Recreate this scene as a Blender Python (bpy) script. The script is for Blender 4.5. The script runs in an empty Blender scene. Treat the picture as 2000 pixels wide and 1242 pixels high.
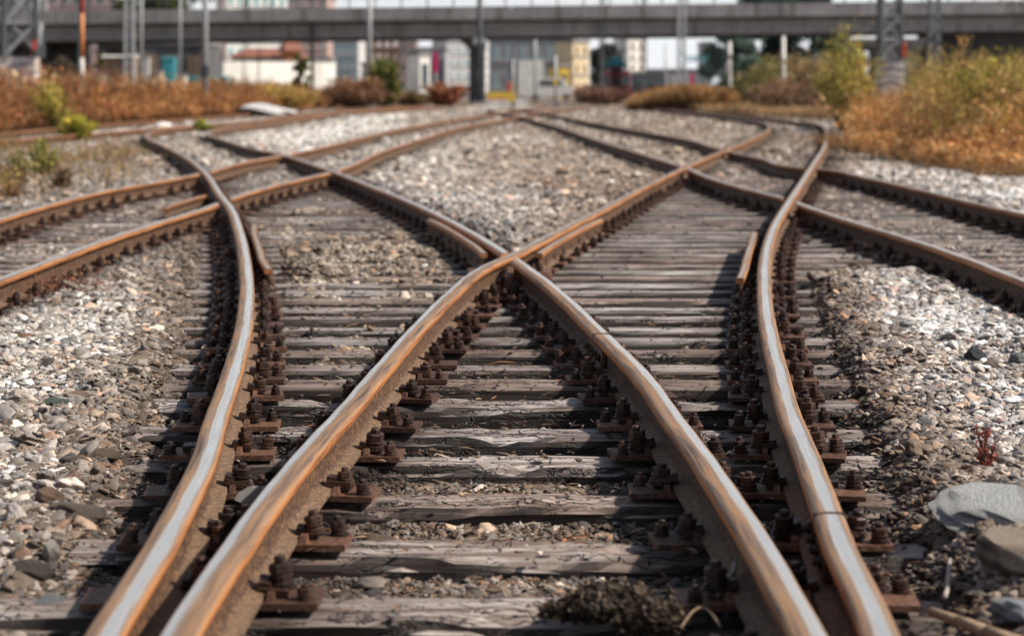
import bpy, bmesh, math, random
import numpy as np
from mathutils import Vector, Matrix

random.seed(7)
rng = np.random.default_rng(11)
S = bpy.context.scene
COL = S.collection
F = 3800.0          # focal length in photo pixels (2000 wide)
HY = 170.0          # horizon row
CZ = 1.31           # camera height, sleeper tops at z = 0
RT = 0.172          # rail top
RB = 0.020          # rail foot

# ------------------------------------------------------------------ helpers
def sm(a, b, x):
    t = np.clip((x - a) / (b - a), 0, 1)
    return t * t * (3 - 2 * t)

def PX(x, D): return (x - 1000.0) / F * D
def PZ(y, D): return CZ - (y - HY) / F * D

_np_perm = rng.random((64, 64, 8))
def vnoise(x, y, k=0):
    """smooth value noise 0..1 on arrays"""
    x = np.asarray(x, float); y = np.asarray(y, float)
    xi = np.floor(x).astype(int); yi = np.floor(y).astype(int)
    fx = x - xi; fy = y - yi
    fx = fx * fx * (3 - 2 * fx); fy = fy * fy * (3 - 2 * fy)
    T = _np_perm[:, :, k]
    a = T[xi % 64, yi % 64]; b = T[(xi + 1) % 64, yi % 64]
    c = T[xi % 64, (yi + 1) % 64]; d = T[(xi + 1) % 64, (yi + 1) % 64]
    return (a * (1 - fx) + b * fx) * (1 - fy) + (c * (1 - fx) + d * fx) * fy
def fbm(x, y, k=0):
    return (vnoise(x, y, k) + .5 * vnoise(x * 2.1, y * 2.1, (k + 1) % 8) + .25 * vnoise(x * 4.3, y * 4.3, (k + 2) % 8)) / 1.75

def pick(cols, w, n, var=.25):
    cols = np.array(cols, float); i = rng.choice(len(cols), n, p=np.array(w) / sum(w)); return cols[i] * np.exp(rng.normal(0, var, (n, 1)))

def tag(o, label=None, cat=None, group=None, kind=None):
    if label: o['label'] = label
    if cat: o['category'] = cat
    if group: o['group'] = group
    if kind: o['kind'] = kind
    return o
def link(o, parent=None):
    COL.objects.link(o)
    if parent is not None: o.parent = parent
    return o
def empty(name, loc=(0, 0, 0), rz=0, label=None, cat=None, group=None, parent=None):
    o = bpy.data.objects.new(name, None)
    o.empty_display_size = .1
    o.location = loc; o.rotation_euler = (0, 0, rz)
    link(o, parent)
    return tag(o, label, cat, group)

class MB:
    def __init__(s): s.v = []; s.f = []
    def add(s, vs, fs):
        n = len(s.v); s.v += [tuple(v) for v in vs]; s.f += [[n + i for i in f] for f in fs]; return s
    def box(s, c, d, rz=0, rx=0, ry=0, taper=1.0):
        M = Matrix.Rotation(rz, 3, 'Z') @ Matrix.Rotation(ry, 3, 'Y') @ Matrix.Rotation(rx, 3, 'X')
        vs = []
        for z in (-1, 1):
            k = taper if z > 0 else 1
            for x, y in ((-1, -1), (1, -1), (1, 1), (-1, 1)):
                p = M @ Vector((x * d[0] / 2 * k, y * d[1] / 2 * k, z * d[2] / 2)); vs.append(p + Vector(c))
        return s.add(vs, [(0, 3, 2, 1), (4, 5, 6, 7), (0, 1, 5, 4), (1, 2, 6, 5), (2, 3, 7, 6), (3, 0, 4, 7)])
    def bb(s, x0, x1, y0, y1, z0, z1):
        return s.box(((x0 + x1) / 2, (y0 + y1) / 2, (z0 + z1) / 2), (x1 - x0, y1 - y0, z1 - z0))
    def tube(s, p, q, r0, r1=None, n=8):
        r1 = r0 if r1 is None else r1
        p = Vector(p); q = Vector(q); d = (q - p)
        if d.length < 1e-6: return s
        d.normalize(); a = d.orthogonal().normalized(); b = d.cross(a)
        vs = []
        for c, r in ((p, r0), (q, r1)):
            for i in range(n):
                t = 2 * math.pi * i / n; vs.append(c + a * math.cos(t) * r + b * math.sin(t) * r)
        fs = [(i, (i + 1) % n, n + (i + 1) % n, n + i) for i in range(n)] + [tuple(range(n))[::-1], tuple(range(n, 2 * n))]
        return s.add(vs, fs)
    def lathe(s, c, prof, n=10):
        """prof = [(r,z)...] about vertical axis at c"""
        vs = []; fs = []
        for r, z in prof:
            for i in range(n):
                t = 2 * math.pi * i / n; vs.append((c[0] + r * math.cos(t), c[1] + r * math.sin(t), c[2] + z))
        for j in range(len(prof) - 1):
            for i in range(n):
                fs.append((j * n + i, j * n + (i + 1) % n, (j + 1) * n + (i + 1) % n, (j + 1) * n + i))
        fs.append(tuple(range(n))[::-1]); fs.append(tuple(range((len(prof) - 1) * n, len(prof) * n)))
        return s.add(vs, fs)
    def mesh(s, name):
        m = bpy.data.meshes.new(name); m.from_pydata(s.v, [], s.f); m.update(); return m
    def build(s, name, mat, parent=None, smooth=False, bevel=0):
        m = s.mesh(name); m.materials.append(mat)
        if smooth: m.polygons.foreach_set('use_smooth', [True] * len(m.polygons))
        o = bpy.data.objects.new(name, m); link(o, parent)
        if bevel:
            b = o.modifiers.new('bevel', 'BEVEL'); b.width = bevel; b.segments = 2; b.limit_method = 'ANGLE'
        return o

def quads(name, P, C, mat, parent=None):
    """P (n,4,3) quads, C (n,3) colours -> one mesh object"""
    n = len(P)
    m = bpy.data.meshes.new(name)
    m.vertices.add(n * 4); m.vertices.foreach_set('co', P.reshape(-1).astype(np.float32))
    m.loops.add(n * 4); m.loops.foreach_set('vertex_index', np.arange(n * 4, dtype=np.int32))
    m.polygons.add(n); m.polygons.foreach_set('loop_start', np.arange(0, n * 4, 4, dtype=np.int32))
    m.update(calc_edges=True)
    a = m.attributes.new('col', 'FLOAT_COLOR', 'POINT')
    cc = np.ones((n, 4, 4), np.float32); cc[:, :, :3] = C[:, None, :]
    a.data.foreach_set('color', cc.reshape(-1))
    m.materials.append(mat)
    o = bpy.data.objects.new(name, m); link(o, parent)
    return o

# ------------------------------------------------------------------ materials
class NT:
    def __init__(s, name):
        s.m = bpy.data.materials.new(name); s.m.use_nodes = True
        s.t = s.m.node_tree; s.t.nodes.clear()
        s.out = s.n('ShaderNodeOutputMaterial'); s.b = s.n('ShaderNodeBsdfPrincipled')
        s.l(s.b.outputs[0], s.out.inputs[0])
    def n(s, k, **kw):
        x = s.t.nodes.new(k)
        for a, v in kw.items(): setattr(x, a, v)
        return x
    def l(s, a, b): s.t.links.new(a, b)
    def set(s, sock, v):
        if hasattr(v, 'default_value') or hasattr(v, 'is_linked'): s.l(v, sock)
        else: sock.default_value = v
    def attr(s, name, typ='GEOMETRY', out='Vector'):
        a = s.n('ShaderNodeAttribute', attribute_name=name, attribute_type=typ); return a.outputs[out]
    def coord(s, o='Object'): return s.n('ShaderNodeTexCoord').outputs[o]
    def geo(s, o='Position'): return s.n('ShaderNodeNewGeometry').outputs[o]
    def rnd(s): return s.n('ShaderNodeObjectInfo').outputs['Random']
    def math(s, op, a, b=0.0, c=0.0, clamp=False):
        x = s.n('ShaderNodeMath', operation=op, use_clamp=clamp)
        s.set(x.inputs[0], a); s.set(x.inputs[1], b); s.set(x.inputs[2], c); return x.outputs[0]
    def vmath(s, op, a, b=(0, 0, 0)):
        x = s.n('ShaderNodeVectorMath', operation=op); s.set(x.inputs[0], a)
        s.set(x.inputs[1], b); return x.outputs[0]
    def scale(s, v, sc): return s.vmath('MULTIPLY', v, sc)
    def noise(s, v, sc=1.0, det=4, rough=.6, out=0, dist=0.0):
        x = s.n('ShaderNodeTexNoise'); s.set(x.inputs['Vector'], v); x.inputs['Scale'].default_value = sc
        x.inputs['Detail'].default_value = det; x.inputs['Roughness'].default_value = rough
        x.inputs['Distortion'].default_value = dist; return x.outputs[out]
    def vor(s, v, sc=1.0, feature='F1', out='Distance'):
        x = s.n('ShaderNodeTexVoronoi', feature=feature); s.set(x.inputs['Vector'], v); x.inputs['Scale'].default_value = sc
        return x.outputs[out]
    def ramp(s, f, stops, interp='LINEAR'):
        x = s.n('ShaderNodeValToRGB'); x.color_ramp.interpolation = interp; e = x.color_ramp.elements
        while len(e) < len(stops): e.new(.5)
        for k, (p, c) in enumerate(stops):
            e[k].position = p
            e[k].color = (c, c, c, 1) if isinstance(c, (int, float)) else (*c, 1)
        s.set(x.inputs[0], f); return x.outputs[0]
    def mr(s, f, a, b, c=0.0, d=1.0):
        x = s.n('ShaderNodeMapRange'); x.interpolation_type = 'SMOOTHSTEP'
        s.set(x.inputs[0], f)
        for i, v in enumerate((a, b, c, d)): s.set(x.inputs[i + 1], v)
        return x.outputs[0]
    def mix(s, f, a, b, mode='MIX'):
        x = s.n('ShaderNodeMix', data_type='RGBA', blend_type=mode)
        for i, v in ((0, f), (6, a), (7, b)):
            if isinstance(v, tuple) and len(v) == 3: v = (*v, 1)
            s.set(x.inputs[i], v)
        return x.outputs[2]
    def fin(s, col=None, rough=None, metal=None, bump=None, bs=.3, bd=.01):
        if col is not None: s.set(s.b.inputs['Base Color'], (*col, 1) if isinstance(col, tuple) and len(col) == 3 else col)
        if rough is not None: s.set(s.b.inputs['Roughness'], rough)
        if metal is not None: s.set(s.b.inputs['Metallic'], metal)
        if bump is not None:
            x = s.n('ShaderNodeBump'); x.inputs['Strength'].default_value = bs; x.inputs['Distance'].default_value = bd
            s.l(bump, x.inputs['Height']); s.l(x.outputs[0], s.b.inputs['Normal'])
        return s.m

def plain(name, col, rough=.8, metal=0.0, sc=2.0, amt=.35, bd=.02, dirt=None):
    t = NT(name); c = t.coord()
    n = t.noise(c, sc, 6, .65); n2 = t.noise(c, sc * 7, 4, .6)
    f = t.math('MULTIPLY_ADD', n2, .4, t.math('MULTIPLY', n, .6))
    lo = tuple(v * (1 - amt) for v in col); hi = tuple(min(1, v * (1 + amt)) for v in col)
    cc = t.ramp(f, [(.3, lo), (.7, hi)])
    if dirt:
        cc = t.mix(t.mr(t.noise(t.scale(c, (1, 1, .25)), sc * 1.7, 5, .7), .5, .68), cc, dirt)
    return t.fin(cc, rough, metal, f, .4, bd)

# rail steel
def rail_material():
    t = NT('rail_steel'); a = t.attr('rl'); sp = t.n('ShaderNodeSeparateXYZ'); t.l(a, sp.inputs[0])
    lx, hz, ss = sp.outputs
    worn = t.n('ShaderNodeAttribute', attribute_name='worn', attribute_type='OBJECT').outputs['Fac']
    wide = t.n('ShaderNodeAttribute', attribute_name='band', attribute_type='OBJECT').outputs['Fac']
    shine = t.n('ShaderNodeAttribute', attribute_name='shine', attribute_type='OBJECT').outputs['Fac']
    st = t.scale(a, (60, 60, 1.6)); st2 = t.scale(a, (330, 330, 2.2)); iso = t.scale(a, (62, 62, 62))
    n1 = t.noise(st, 1, 5, .6, dist=.6); n2 = t.noise(st2, 1, 1.5, .5); n3 = t.noise(iso, 1, 6, .7); n4 = t.noise(t.scale(a, (8, 8, 2.2)), 1, 4, .6)
    # polished running band on top
    d = t.math('ABSOLUTE', t.math('SUBTRACT', lx, worn))
    d = t.math('ADD', d, t.math('MULTIPLY', t.math('SUBTRACT', n1, .5), .022))
    d = t.math('ADD', d, t.math('MULTIPLY', t.math('SUBTRACT', n4, .5), .016))
    band = t.mr(d, t.math('SUBTRACT', wide, .004), t.math('ADD', wide, .005), 1.0, 0.0)
    top = t.mr(hz, .1475, .1505)
    pol = t.math('MULTIPLY', t.math('MULTIPLY', band, top), shine)
    scr = t.mr(n2, .35, .7)
    pol = t.math('MULTIPLY', pol, t.math('MULTIPLY_ADD', scr, .3, .7))
    pol = t.math('MULTIPLY', pol, t.mr(t.noise(t.scale(a, (45, 45, 9)), 1, 6, .7), .74, .64, .45, 1.0))
    pol = t.math('MULTIPLY', pol, t.mr(t.noise(t.scale(a, (420, 420, 1.2)), 1, 1, .5), .36, .46, .5, 1.0))
    pol = t.math('MULTIPLY', pol, t.mr(t.noise(t.scale(a, (90, 90, 3.0)), 1, 4, .6), .64, .72, 1.0, .25))
    pol = t.math('POWER', pol, .62)
    dull = t.ramp(n1, [(.27, (.05, .034, .028)), (.42, (.16, .115, .095)), (.55, (.36, .20, .10)), (.72, (.27, .22, .20))])
    dull = t.mix(t.mr(n2, .55, .75, 0.0, .55), dull, (.52, .31, .16))
    side = t.ramp(t.math('ADD', t.math('MULTIPLY', n1, .6), t.math('MULTIPLY', n3, .4)), [(.36, (.08, .028, .014)), (.46, (.33, .12, .04)), (.56, (.56, .235, .075)), (.68, (.26, .13, .07))])
    side = t.mix(t.mr(n3, .52, .7, 0, .6), side, (.20, .11, .07))
    web = t.ramp(n3, [(.34, (.014, .008, .006)), (.49, (.065, .032, .018)), (.60, (.18, .09, .042)), (.76, (.36, .22, .13))])
    isside = t.mr(hz, .112, .118)
    foot = t.mr(hz, .03, .018)
    c = t.mix(isside, web, side)
    c = t.mix(t.math('MULTIPLY', foot, .75), c, t.ramp(n3, [(.3, (.06, .035, .025)), (.7, (.33, .22, .14))]))
    c = t.mix(t.mr(hz, .138, .148), c, dull)
    # dark line where rolled metal flows
    line = t.mr(t.math('ABSOLUTE', t.math('SUBTRACT', d, t.math('ADD', wide, .004))), .0, .0016, .75, 0.0)
    c = t.mix(t.math('MULTIPLY', line, top), c, (.07, .05, .045))
    c = t.mix(t.math('MULTIPLY', t.math('MULTIPLY', t.mr(d, t.math('ADD', wide, .002), t.math('ADD', wide, .016), .8, 0.0), top), shine), c, t.mix(scr, (.20, .15, .125), (.44, .38, .34)))
    c = t.mix(pol, c, (.96, .945, .92))
    rough = t.math('MULTIPLY_ADD', pol, -.46, .70)
    rough = t.math('ADD', rough, t.math('MULTIPLY', n2, .10))
    rough = t.math('SUBTRACT', rough, t.math('MULTIPLY', t.mr(hz, .112, .12), .16))
    h = t.math('MULTIPLY', t.math('ADD', t.math('MULTIPLY', n3, .55), t.math('MULTIPLY', t.noise(t.scale(a, (190, 190, 190)), 1, 4, .6), .6)), t.math('MULTIPLY_ADD', pol, -.9, 1.0))
    h = t.math('ADD', h, t.math('MULTIPLY', n2, .12))
    return t.fin(c, rough, t.math('MULTIPLY_ADD', pol, .6, .22), h, .55, .006)

def wood_material():
    t = NT('weathered_timber'); c = t.coord(); r = t.rnd()
    v = t.n('ShaderNodeCombineXYZ'); t.set(v.inputs[0], t.math('MULTIPLY', r, 37.0)); t.set(v.inputs[1], t.math('MULTIPLY', r, 91.0))
    c = t.vmath('ADD', c, v.outputs[0])
    g1 = t.noise(t.scale(c, (1.4, 26, 26)), 1, 6, .62, dist=1.4)
    g2 = t.noise(t.scale(c, (5, 120, 120)), 1, 4, .6, dist=.5)
    big = t.noise(t.scale(c, (1.3, 3, 3)), 1, 4, .6)
    cr = t.vor(t.vmath('ADD', t.scale(c, (1.1, 22, 22)), t.scale(t.noise(c, 7, 4, .6, out=1), (.5, 3.0, 3.0))), 1, 'DISTANCE_TO_EDGE')
    crack = t.mr(cr, 0.0, .07, 1.0, 0.0)
    crack = t.math('MULTIPLY', crack, t.mr(t.noise(t.scale(c, (2, 8, 8)), 1, 3, .5), .42, .56))
    col = t.ramp(g1, [(.28, (.035, .024, .021)), (.41, (.21, .165, .15)), (.53, (.46, .425, .415)), (.70, (.74, .73, .73))])
    col = t.mix(t.mr(g2, .35, .7, 0, .45), col, (.07, .055, .05))
    col = t.mix(t.mr(r, .35, 1.0, 0, .55), col, t.mix(1.0, col, (.80, .56, .44), 'MULTIPLY'))
    col = t.mix(t.mr(big, .5, .7, 0, .6), col, (.17, .10, .07))
    col = t.mix(crack, col, (.008, .006, .006))
    stain = t.n('ShaderNodeAttribute', attribute_name='stain').outputs['Fac']
    col = t.mix(stain, col, t.ramp(t.noise(c, 25, 5, .65), [(.3, (.014, .009, .007)), (.7, (.09, .05, .035))]))
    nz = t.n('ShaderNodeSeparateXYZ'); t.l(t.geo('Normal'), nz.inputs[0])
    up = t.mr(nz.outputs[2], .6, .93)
    col = t.mix(t.math('SUBTRACT', 1.0, up), col, t.mix(.86, col, (.014, .009, .007)))  # faces not turned up are darkened: shade between sleepers put into the colour
    h = t.math('SUBTRACT', t.math('ADD', t.math('MULTIPLY', g1, .8), t.math('MULTIPLY', g2, .4)), t.math('MULTIPLY', crack, 1.2))
    return t.fin(col, .72, 0, h, .9, .012)

def iron_material(name, lo, mid, hi, rough=.6):
    t = NT(name); c = t.coord(); r = t.rnd(); c2 = t.vmath('ADD', c, t.geo())
    n = t.noise(c2, 28, 6, .65); n2 = t.noise(c2, 160, 3, .6)
    f = t.math('ADD', t.math('MULTIPLY', n, .75), t.math('MULTIPLY', n2, .25))
    f = t.math('ADD', f, t.math('MULTIPLY', t.math('SUBTRACT', r, .5), .18))
    col = t.ramp(f, [(.3, lo), (.5, mid), (.68, hi)])
    return t.fin(col, rough, .35, f, .6, .006)

def stone_material(inst=True):
    t = NT('ballast_stone' if inst else 'rock')
    p = t.coord('Object') if not inst else t.geo()
    col = t.n('ShaderNodeAttribute', attribute_name='col', attribute_type='INSTANCER' if inst else 'OBJECT').outputs['Color']
    k = 45 if inst else 22
    n = t.noise(p, k, 6, .65); n2 = t.noise(p, k * 6, 3, .6)
    f = t.math('ADD', t.math('MULTIPLY', n, .65), t.math('MULTIPLY', n2, .35))
    c = t.mix(1.0, col, t.ramp(f, [(.28, .5), (.5, 1.0), (.72, 1.45)]), 'MULTIPLY')
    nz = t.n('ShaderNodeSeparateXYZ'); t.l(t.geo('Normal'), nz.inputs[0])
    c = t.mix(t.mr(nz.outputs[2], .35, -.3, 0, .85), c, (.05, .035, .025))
    return t.fin(c, .78, 0, f if inst else t.math('ADD', f, t.math('MULTIPLY', t.vor(t.scale(p, (1, 1, 2.4)), 26), -.5)), .5 if inst else 1.0, .004 if inst else .03)

def ground_material():
    t = NT('dirt_gravel'); p = t.geo()
    col = t.n('ShaderNodeAttribute', attribute_name='zc').outputs['Color']
    warp = t.vmath('ADD', p, t.scale(t.noise(p, 14, 3, .6, out=1), (.03, .03, .03)))
    v1 = t.vor(warp, 55); vc = t.vor(warp, 55, out='Color'); v2 = t.vor(warp, 16)
    vcol = t.vor(warp, 16, out='Color')
    sp = t.n('ShaderNodeSeparateXYZ'); t.l(vc, sp.inputs[0]); sp2 = t.n('ShaderNodeSeparateXYZ'); t.l(vcol, sp2.inputs[0])
    br = t.math('MULTIPLY_ADD', sp.outputs[0], .9, .45)
    br = t.math('MULTIPLY', br, t.mr(v1, .25, .8, 1.0, .35))
    br2 = t.math('MULTIPLY', t.math('MULTIPLY_ADD', sp2.outputs[0], .9, .5), t.mr(v2, .3, .8, 1.0, .5))
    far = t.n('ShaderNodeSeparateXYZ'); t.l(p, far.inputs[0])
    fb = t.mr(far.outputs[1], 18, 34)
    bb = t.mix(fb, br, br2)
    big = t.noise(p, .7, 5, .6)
    c = t.mix(1.0, t.mix(t.mr(far.outputs[1], 30, 12, 0, .62), col, (.016, .010, .007)), bb, 'MULTIPLY')  # near ground blackened to imitate crevice shade between the stones
    c = t.mix(1.0, c, t.ramp(big, [(.3, .7), (.7, 1.25)]), 'MULTIPLY')
    h = t.math('SUBTRACT', 1.0, v1)
    return t.fin(c, .9, 0, h, .9, .012)

def veg_material(name='foliage', trans=.25):
    t = NT(name)
    col = t.n('ShaderNodeAttribute', attribute_name='col').outputs['Color']
    n = t.noise(t.geo(), 9, 3, .6)
    c = t.mix(1.0, col, t.ramp(n, [(.3, .7), (.7, 1.3)]), 'MULTIPLY')
    t.set(t.b.inputs['Base Color'], c); t.b.inputs['Roughness'].default_value = .7
    tr = t.n('ShaderNodeBsdfTranslucent'); t.l(c, tr.inputs[0])
    mx = t.n('ShaderNodeMixShader'); mx.inputs[0].default_value = trans
    t.l(t.b.outputs[0], mx.inputs[1]); t.l(tr.outputs[0], mx.inputs[2]); t.l(mx.outputs[0], t.out.inputs[0])
    return t.m

def concrete_material(name, col, stain=(.07, .065, .06), sc=.5):
    t = NT(name); p = t.coord()
    n = t.noise(p, sc, 6, .65); v = t.noise(t.scale(p, (1.2, 1.2, .15)), sc * 2.2, 5, .65); f = t.noise(p, sc * 14, 4, .6)
    lo = tuple(a * .65 for a in col); hi = tuple(a * 1.3 for a in col)
    c = t.ramp(n, [(.3, lo), (.7, hi)])
    c = t.mix(t.mr(v, .5, .7, 0, .75), c, stain)
    c = t.mix(t.mr(f, .4, .7, 0, .25), c, lo)
    return t.fin(c, .85, 0, f, .4, .03)

def graffiti_material():
    t = NT('graffiti_concrete'); p = t.coord()
    w = t.n('ShaderNodeTexWave', wave_type='RINGS'); w.inputs['Scale'].default_value = 1.1; w.inputs['Distortion'].default_value = 9
    w.inputs['Detail'].default_value = 2; w.inputs['Detail Scale'].default_value = .9
    t.l(p, w.inputs[0])
    base = t.ramp(t.noise(p, 2, 5, .6), [(.3, (.48, .46, .45)), (.7, (.78, .77, .76))])
    c = t.mix(t.mr(w.outputs[1], .62, .75, 0, .85), base, (.22, .21, .26))
    c = t.mix(t.mr(t.noise(p, 1.1, 2, .5), .57, .62), c, (.36, .23, .12))
    return t.fin(c, .85)

M = {}
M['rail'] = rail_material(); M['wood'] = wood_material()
M['plate'] = iron_material('rusty_plate', (.035, .02, .016), (.11, .055, .038), (.27, .14, .09))
M['bolt'] = iron_material('rusty_bolt', (.014, .009, .008), (.042, .023, .018), (.11, .055, .038), .5)
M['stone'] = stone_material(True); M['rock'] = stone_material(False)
M['ground'] = ground_material(); M['veg'] = veg_material(); M['dry'] = veg_material('dry_stalks', .3)
M['bark'] = plain('bark', (.09, .065, .05), .9, 0, 3)
M['conc'] = concrete_material('aged_concrete', (.27, .262, .268))
M['conc_dark'] = concrete_material('shaded_concrete', (.075, .072, .075))
M['graf'] = graffiti_material()
M['galv'] = plain('galvanised_steel', (.42, .44, .46), .55, .4, 1.5, .3)
M['dsteel'] = plain('dark_painted_steel', (.07, .08, .09), .6, .3, 1.5, .3)
M['white'] = plain('white_paint', (.72, .72, .70), .6, 0, .7, .12, .01)
M['red'] = plain('red_paint', (.55, .06, .05), .6, 0, 2, .2)
M['orange'] = plain('orange_paint', (.60, .22, .08), .6, 0, 2, .25)
M['yellow'] = plain('yellow_paint', (.70, .48, .04), .6, 0, 2, .2)
M['teal'] = plain('teal_paint', (.05, .36, .42), .6, 0, 2, .25)
M['magenta'] = plain('magenta_paint', (.55, .03, .14), .6, 0, 2, .2)
M['maroon'] = plain('maroon_paint', (.16, .04, .05), .6, 0, .8, .3)
M['glass'] = plain('window_glass', (.07, .09, .11), .12, 0, .3, .3, .001)
M['blueglass'] = plain('pale_glass', (.28, .36, .40), .15, 0, .3, .25, .001)
M['tile'] = plain('roof_tile', (.26, .11, .08), .8, 0, 1, .3)
for nm, c in (('grey_wall', (.34, .34, .36)), ('pale_wall', (.52, .52, .53)), ('cream_wall', (.68, .56, .38)),
              ('pink_wall', (.50, .36, .33)), ('brown_wall', (.27, .19, .14)), ('white_wall', (.86, .85, .83)), ('dark_wall', (.10, .10, .11))):
    M[nm] = concrete_material(nm, c, tuple(v * .6 for v in c), .15)

# ------------------------------------------------------------------ rail lines (image points -> world)
IMG = {
 'L1': [(198,1242),(249,1157),(305,1070),(353,982),(397,894),(423,807),(444,750),(460,698),(474,645),(482,575),(478,505),(467,452),(446,400),(434,386),(403,340),(371,312),(326,287),(293,272),(285,264),(298,257),(350,249),(455,240),(560,226),(697,212),(850,206)],
 'L2': [(345,1242),(396,1157),(455,1070),(518,982),(588,894),(668,807),(717,750),(809,645),(878,575),(960,514),(1000,498),(1046,475),(1105,444),(1175,409),(1240,374),(1298,345),(1336,327),(1387,305),(1440,284),(1492,260),(1503,249),(1489,238),(1440,230),(1388,224),(1300,216)],
 'R2': [(1583,1242),(1538,1157),(1490,1070),(1433,982),(1375,894),(1322,825),(1270,750),(1224,698),(1175,652),(1133,610),(1095,575),(1046,535),(1000,503),(965,480),(913,449),(860,421),(790,389),(720,361),(650,334),(595,315),(553,302),(490,289),(438,273),(406,263),(408,257),(455,249),(525,241),(595,231),(697,217),(860,209)],
 'R1': [(1722,1242),(1689,1157),(1645,1070),(1612,982),(1580,894),(1541,800),(1519,715),(1502,645),(1493,575),(1494,505),(1507,452),(1538,397),(1566,355),(1588,320),(1607,291),(1615,266),(1610,249),(1594,241),(1545,236),(1510,231),(1440,224),(1330,216)],
 'C1': [(0,427),(105,396),(210,371),(315,353),(392,338),(473,317),(553,303),(697,271),(755,257),(860,238),(965,222),(1030,212),(1080,207)],
 'C2': [(0,544),(105,505),(210,466),(315,432),(403,405),(455,385),(525,364),(644,336),(738,298),(825,270),(895,249),(965,236),(1021,226),(1100,213),(1170,208)],
 'D1': [(1997,547),(1860,494),(1755,460),(1650,428),(1570,401),(1538,389),(1457,368),(1395,350),(1338,327),(1263,303),(1175,276),(1105,252),(1050,236),(1010,226),(950,214)],
 'D2': [(1997,417),(1895,394),(1790,368),(1685,345),(1598,329),(1570,327),(1492,310),(1426,296),(1347,273),(1245,255),(1140,236),(1063,221),(990,210)],
 'E1': [(0,275),(140,264),(280,252),(400,243),(525,233),(697,218),(850,210)],
 'E0': [(0,261),(175,245),(350,233),(525,219),(697,206),(860,201)],
}
def rail_curve(pts):
    pts = sorted(pts, key=lambda p: -p[1])
    y = np.array([p[1] for p in pts], float); x = np.array([p[0] for p in pts], float)
    t = -np.log(y - HY)
    m = np.gradient(x, t)
    tt = np.linspace(t[0], t[-1], 600)
    i = np.clip(np.searchsorted(t, tt, side='right') - 1, 0, len(t) - 2)
    h = t[i + 1] - t[i]; u = (tt - t[i]) / h
    xx = ((2*u**3 - 3*u**2 + 1) * x[i] + (u**3 - 2*u**2 + u) * h * m[i] + (-2*u**3 + 3*u**2) * x[i+1] + (u**3 - u**2) * h * m[i+1])
    D = F * (CZ - RT) / np.exp(-tt); X = (xx - 1000) / F * D
    k = np.exp(-np.linspace(-2, 2, 21)**2); k /= k.sum()
    Xp = np.concatenate([np.linspace(2*X[0]-X[10], X[0], 11)[:-1], X, np.linspace(X[-1], 2*X[-1]-X[-11], 11)[1:]])
    X = np.convolve(Xp, k, 'valid')
    return D, X
RC = {}
NEAR = {'L1': 2.2, 'L2': 2.2, 'R1': 2.2, 'R2': 2.2, 'C1': 9.5, 'C2': 5.5, 'D1': 5.5, 'D2': 9.5, 'E1': 26, 'E0': 28}
for k, p in IMG.items():
    D, X = rail_curve(p)
    s0 = (X[30] - X[0]) / (D[30] - D[0])
    if NEAR[k] < D[0]:
        dn = np.linspace(NEAR[k], D[0], 12)[:-1]
        X = np.concatenate([X[0] + s0 * (dn - D[0]), X]); D = np.concatenate([dn, D])
    RC[k] = (D, X)
def rx(k, D):
    """rail x at depth D (vectorised, extrapolating straight)"""
    a, b = RC[k]; D = np.asarray(D, float)
    r = np.interp(D, a, b)
    s = (b[6] - b[0]) / (a[6] - a[0])
    return np.where(D < a[0], b[0] + s * (D - a[0]), r)
def rvalid(k, D): return RC[k][0][0] - .01 <= D <= RC[k][0][-1]

def crossing(k1, k2):
    lo = max(RC[k1][0][0], RC[k2][0][0]); hi = min(RC[k1][0][-1], RC[k2][0][-1])
    d = np.linspace(lo, hi, 6000); g = rx(k1, d) - rx(k2, d)
    z = np.where(g[:-1] * g[1:] <= 0)[0]
    return float(d[z[0]]) if len(z) else None

# rail profile (lateral, height) closed loop
HALF = [(.0625, 0), (.0625, .011), (.022, .022), (.0095, .034), (.0085, .104), (.020, .112), (.0385, .1165), (.0415, .122), (.0415, .140), (.0375, .1475), (.029, .1508), (.012, .152)]
PROF = HALF + [(-a, b) for a, b in HALF[::-1]]

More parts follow.
